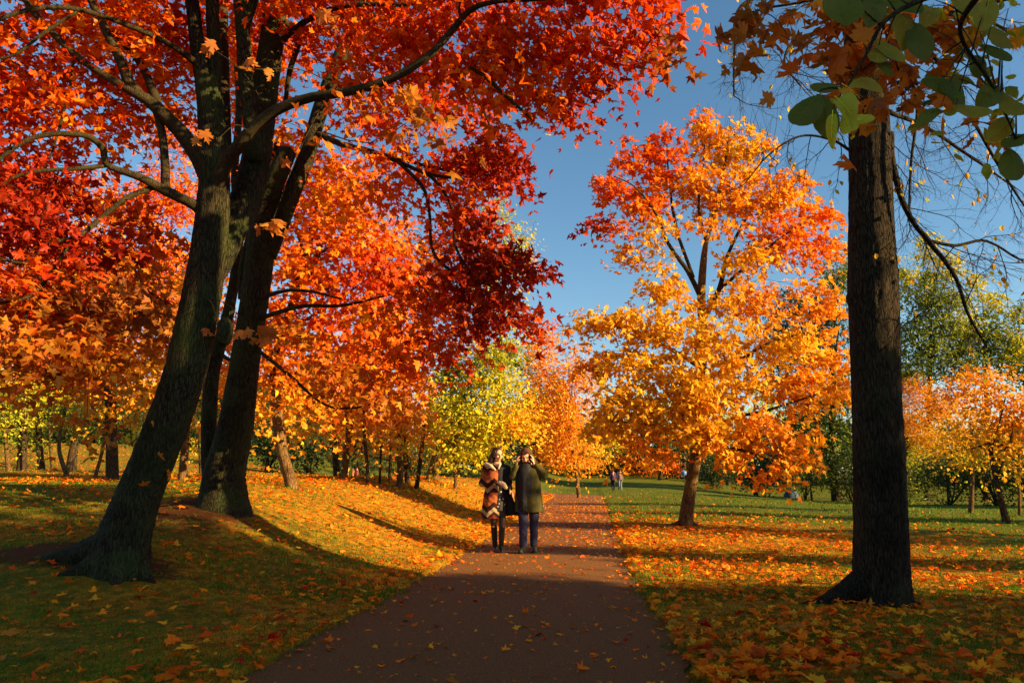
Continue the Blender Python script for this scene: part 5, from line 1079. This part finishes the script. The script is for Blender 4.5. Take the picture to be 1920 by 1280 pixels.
for (x_, y_, L_, an, d_, k_, wf) in GL:
    c0 = P(x_, y_, d_); m = mpp(x_, y_, d_); a = R(an); tip = np.array([math.sin(a), -.15, -math.cos(a)]); 
    T2 = T_BIG*np.array([wf*.86, 1.04]); Ls = L_*m/1.08; nn_ = np.array([rng.normal(0, .35), -1, rng.uniform(.1, .7)]); kc_ = np.array([KC[k_]])*rng.uniform(.85, 1.15)
    place_leaves(lf, c0[None], nn_[None], tip[None], [Ls], T2, kc_, .15)
    nn_ = nn_/np.linalg.norm(nn_); tt_ = tip-nn_*np.dot(tip, nn_); tt_ /= np.linalg.norm(tt_); ss_ = np.cross(tt_, nn_); fr = nn_*.0022
    vn = lambda a_, b_: c0+fr+Ls*(ss_*a_+tt_*b_)-nn_*Ls*.16*(a_*a_+b_*b_)
    tube(lf, [vn(0, -.5), vn(0, 0), vn(0, .5)], [.0016, .0012, .0005], 4, 6, col=kc_[0]*1.9)
    for b_ in (-.34, -.2, -.05, .1, .25):
        for q_ in (-1, 1): tube(lf, [vn(0, b_), vn(q_*.15*wf, b_+.10), vn(q_*.29*wf*(1-.5*abs(b_)), b_+.20)], [.0008, .0007, .0004], 3, 4, col=kc_[0]*1.6, cap=False)
    q = c0-tip*Ls*.5; s0 = allm[np.linalg.norm(allm-q, axis=1).argmin()]; tube(mb, [s0, (s0+q)/2+np.array([0, 0, .01]), q], [.004, .0025, .0015], 5, 7)
# smaller yellow-green leaves further out on the same limb
cl = [(1740, 60), (1780, 90), (1830, 60), (1880, 120), (1840, 150), (1800, 230), (1850, 240), (1900, 210), (1760, 120), (1900, 60), (1720, 150), (1870, 300), (1780, 20), (1905, 15)]
for (x_, y_) in cl:
    c0 = P(x_+rng.uniform(-15, 15), y_+rng.uniform(-15, 15), 3.6); n_ = 7
    s0 = allm[np.linalg.norm(allm-c0, axis=1).argmin()]; tube(mb, [s0, (s0+c0)/2+np.array([0, 0, .06]), c0], [.005, .003, .002], 5, 8)
    place_leaves(lf, c0+rng.normal(0, .085, (n_, 3)), rng.normal(0, .5, (n_, 3))+np.array([0, -.7, .4]), rng.normal(0, .4, (n_, 3))+np.array([0, 0, -.8]), rng.uniform(.05, .085, n_), T_OVL, colours('ygreen' if rng.random() < .6 else 'green', n_)*.7)
mb.build('branches', M['bark_twig'], t); lf.build('leaves', M['leaf_green'], t, smooth=False, col=True)
# brown-orange maple spray behind it
t, mb, p = off_tree('maple_tree', (5.2, 4.6), 7, .2, 'overhanging maple with dull brown-orange leaves along the top edge of the sky')
mb.build('trunk', M['bark_dark'], t); mb = MB(); lf = MB(); sk = []
for b in ([(1740, 40, 3.8, 5), (1680, 80, 3.7, 4), (1620, 130, 3.6, 3)], [(1700, -40, 3.8, 7), (1600, -20, 3.7, 6), (1500, 5, 3.6, 5), (1420, 20, 3.6, 4), (1380, 50, 3.6, 3)], [(1650, -30, 3.8, 5), (1660, 60, 3.7, 4), (1700, 170, 3.7, 3)], [(1740, -30, 3.9, 6), (1800, 0, 3.9, 5), (1850, 60, 4, 3)]):
    q0 = p[-10]; pts = [(x_, y_, d_, w_) for x_, y_, d_, w_ in b]; qq = [q0, (q0+P(*b[0][:3]))/2+UP*.2]+[P(x_, y_, d_) for x_, y_, d_, w_ in b]; rr = [.03, .02]+[w_*mpp(x_, y_, d_)/2 for x_, y_, d_, w_ in b]
    pp, _ = tube(mb, qq, rr, 7, 30, .04); sk += list(pp[10:])
blO = [(1440, 25, 50, 26, 3.6, .25, 'brown', 1.2), (1410, 60, 26, 20, 3.6, .2, 'brown'), (1455, 75, 14, 24, 3.55, .1, 'dull', .9), (1510, 20, 50, 26, 3.6, .25, 'dull', 1.3), (1580, 30, 50, 40, 3.65, .25, 'dull', 1.4), (1600, 80, 40, 40, 3.65, .25, 'dull', 1.3),
       (1570, 95, 22, 24, 3.6, .15, 'dull', .9), (1660, 60, 60, 50, 3.75, .3, 'dull', 1.3), (1680, 150, 50, 36, 3.7, .25, 'dull', 1.3), (1640, 130, 36, 30, 3.7, .2, 'brown', 1.2), (1690, 190, 26, 16, 3.7, .15, 'brown', 1.2), (1740, 80, 50, 50, 3.8, .3, 'dull', 1.1), (1790, 30, 60, 30, 3.9, .3, 'dull', 1),
       (1740, 160, 16, 20, 3.8, .15, 'dull', 1.4), (1880, 210, 30, 30, 4, .2, 'dull', 1.1), (1780, 150, 30, 20, 3.9, .2, 'dull', 1.1), (1860, 90, 36, 30, 4, .2, 'amber', .6)]
crown(lf, mb, blO, .12, T_DET, sk, 2.9, .13, 9, .004)
mb.build('branches', M['bark_twig'], t); lf.build('crown', M['leaf'], t, smooth=False, col=True)

# ------------------------------------------------------------------ park trees to the right of the view: their shade falls across the foreground
def shade_tree(x, y, h, cr, z0, label, dens=1.0):
    b = np.array([x, y, float(H(x, y))]); t = empty('park_tree', b, label, 'tree', 'park trees beside the view that shade the lawn'); mb = MB(); lf = MB()
    p, _ = tube(mb, [b-UP*.1, b+UP*.5, b+UP*h*.5+rng.normal(0, .15, 3), b+UP*h*.9], [.26, .24, .18, .05], 12, 22, .05, .3)
    hh = (h-z0)/2; c = b+UP*(z0+hh); k = int(170*dens*cr*cr*hh/20)+20
    q = rng.normal(0, 1, (k, 3)); q /= np.linalg.norm(q, axis=1)[:, None]; q *= (rng.random(k)**.45)[:, None]*np.array([cr, cr, hh]); nd = c+q
    for a in nd[::4]:
        s0 = p[8+rng.integers(0, 12)]; tube(mb, [s0, (s0+a)/2+UP*.2, a], [.05, .03, .01], 4, 5, cap=False)
    n = k*34; cl = rng.integers(0, k, n); pos = nd[cl]+rng.normal(0, .38, (n, 3))
    place_leaves(lf, pos, rng.normal(0, .6, (n, 3))+SUND*.8+UP*.3, rng.normal(0, 1, (n, 3)), rng.uniform(.16, .32, n), T_SIM, colours('amber', n, cl, k))
    mb.build('trunk', M['bark_far'], t); lf.build('crown', M['leaf'], t, smooth=False, col=True)
for i, a in enumerate([(15, -9, 9.5, 3.2, .6), (17, -4.5, 9.5, 3.2, .5), (20.5, -1.2, 10.5, 3.0, .3), (13.5, -2.6, 7, 2.2, .4), (26, -4.5, 12.5, 3.6, .5), (22.5, 0.5, 8.4, 1.5, .4)]):
    shade_tree(*a, 'dense amber park tree beside the viewpoint, %s of those whose shade reaches the path' % ['southernmost', 'second southernmost', 'middle', 'shortest', 'tallest', 'narrowest'][i], .95)
for i, (x, y, h, cr, z0) in enumerate([(18.5, 6.6, 7.6, .4, 3.4), (23, 11.6, 9.0, .5, 4.2), (24, 4.4, 7.8, .5, 2.0), (27, 8.2, 8.8, .8, 2.5), (33, 14.5, 9.8, 1.2, 4.5), (52, 37, 14, 4.5, 2.5)]):
    shade_tree(x, y, h, cr, z0, 'slender amber park tree in the sunny row beside the lawn, %s one along' % ['shortest', 'second', 'third', 'fourth', 'fifth', 'last'][i], .7)
print('TOTAL verts', sum(len(o.data.vertices) for o in bpy.data.objects if o.type == 'MESH'))
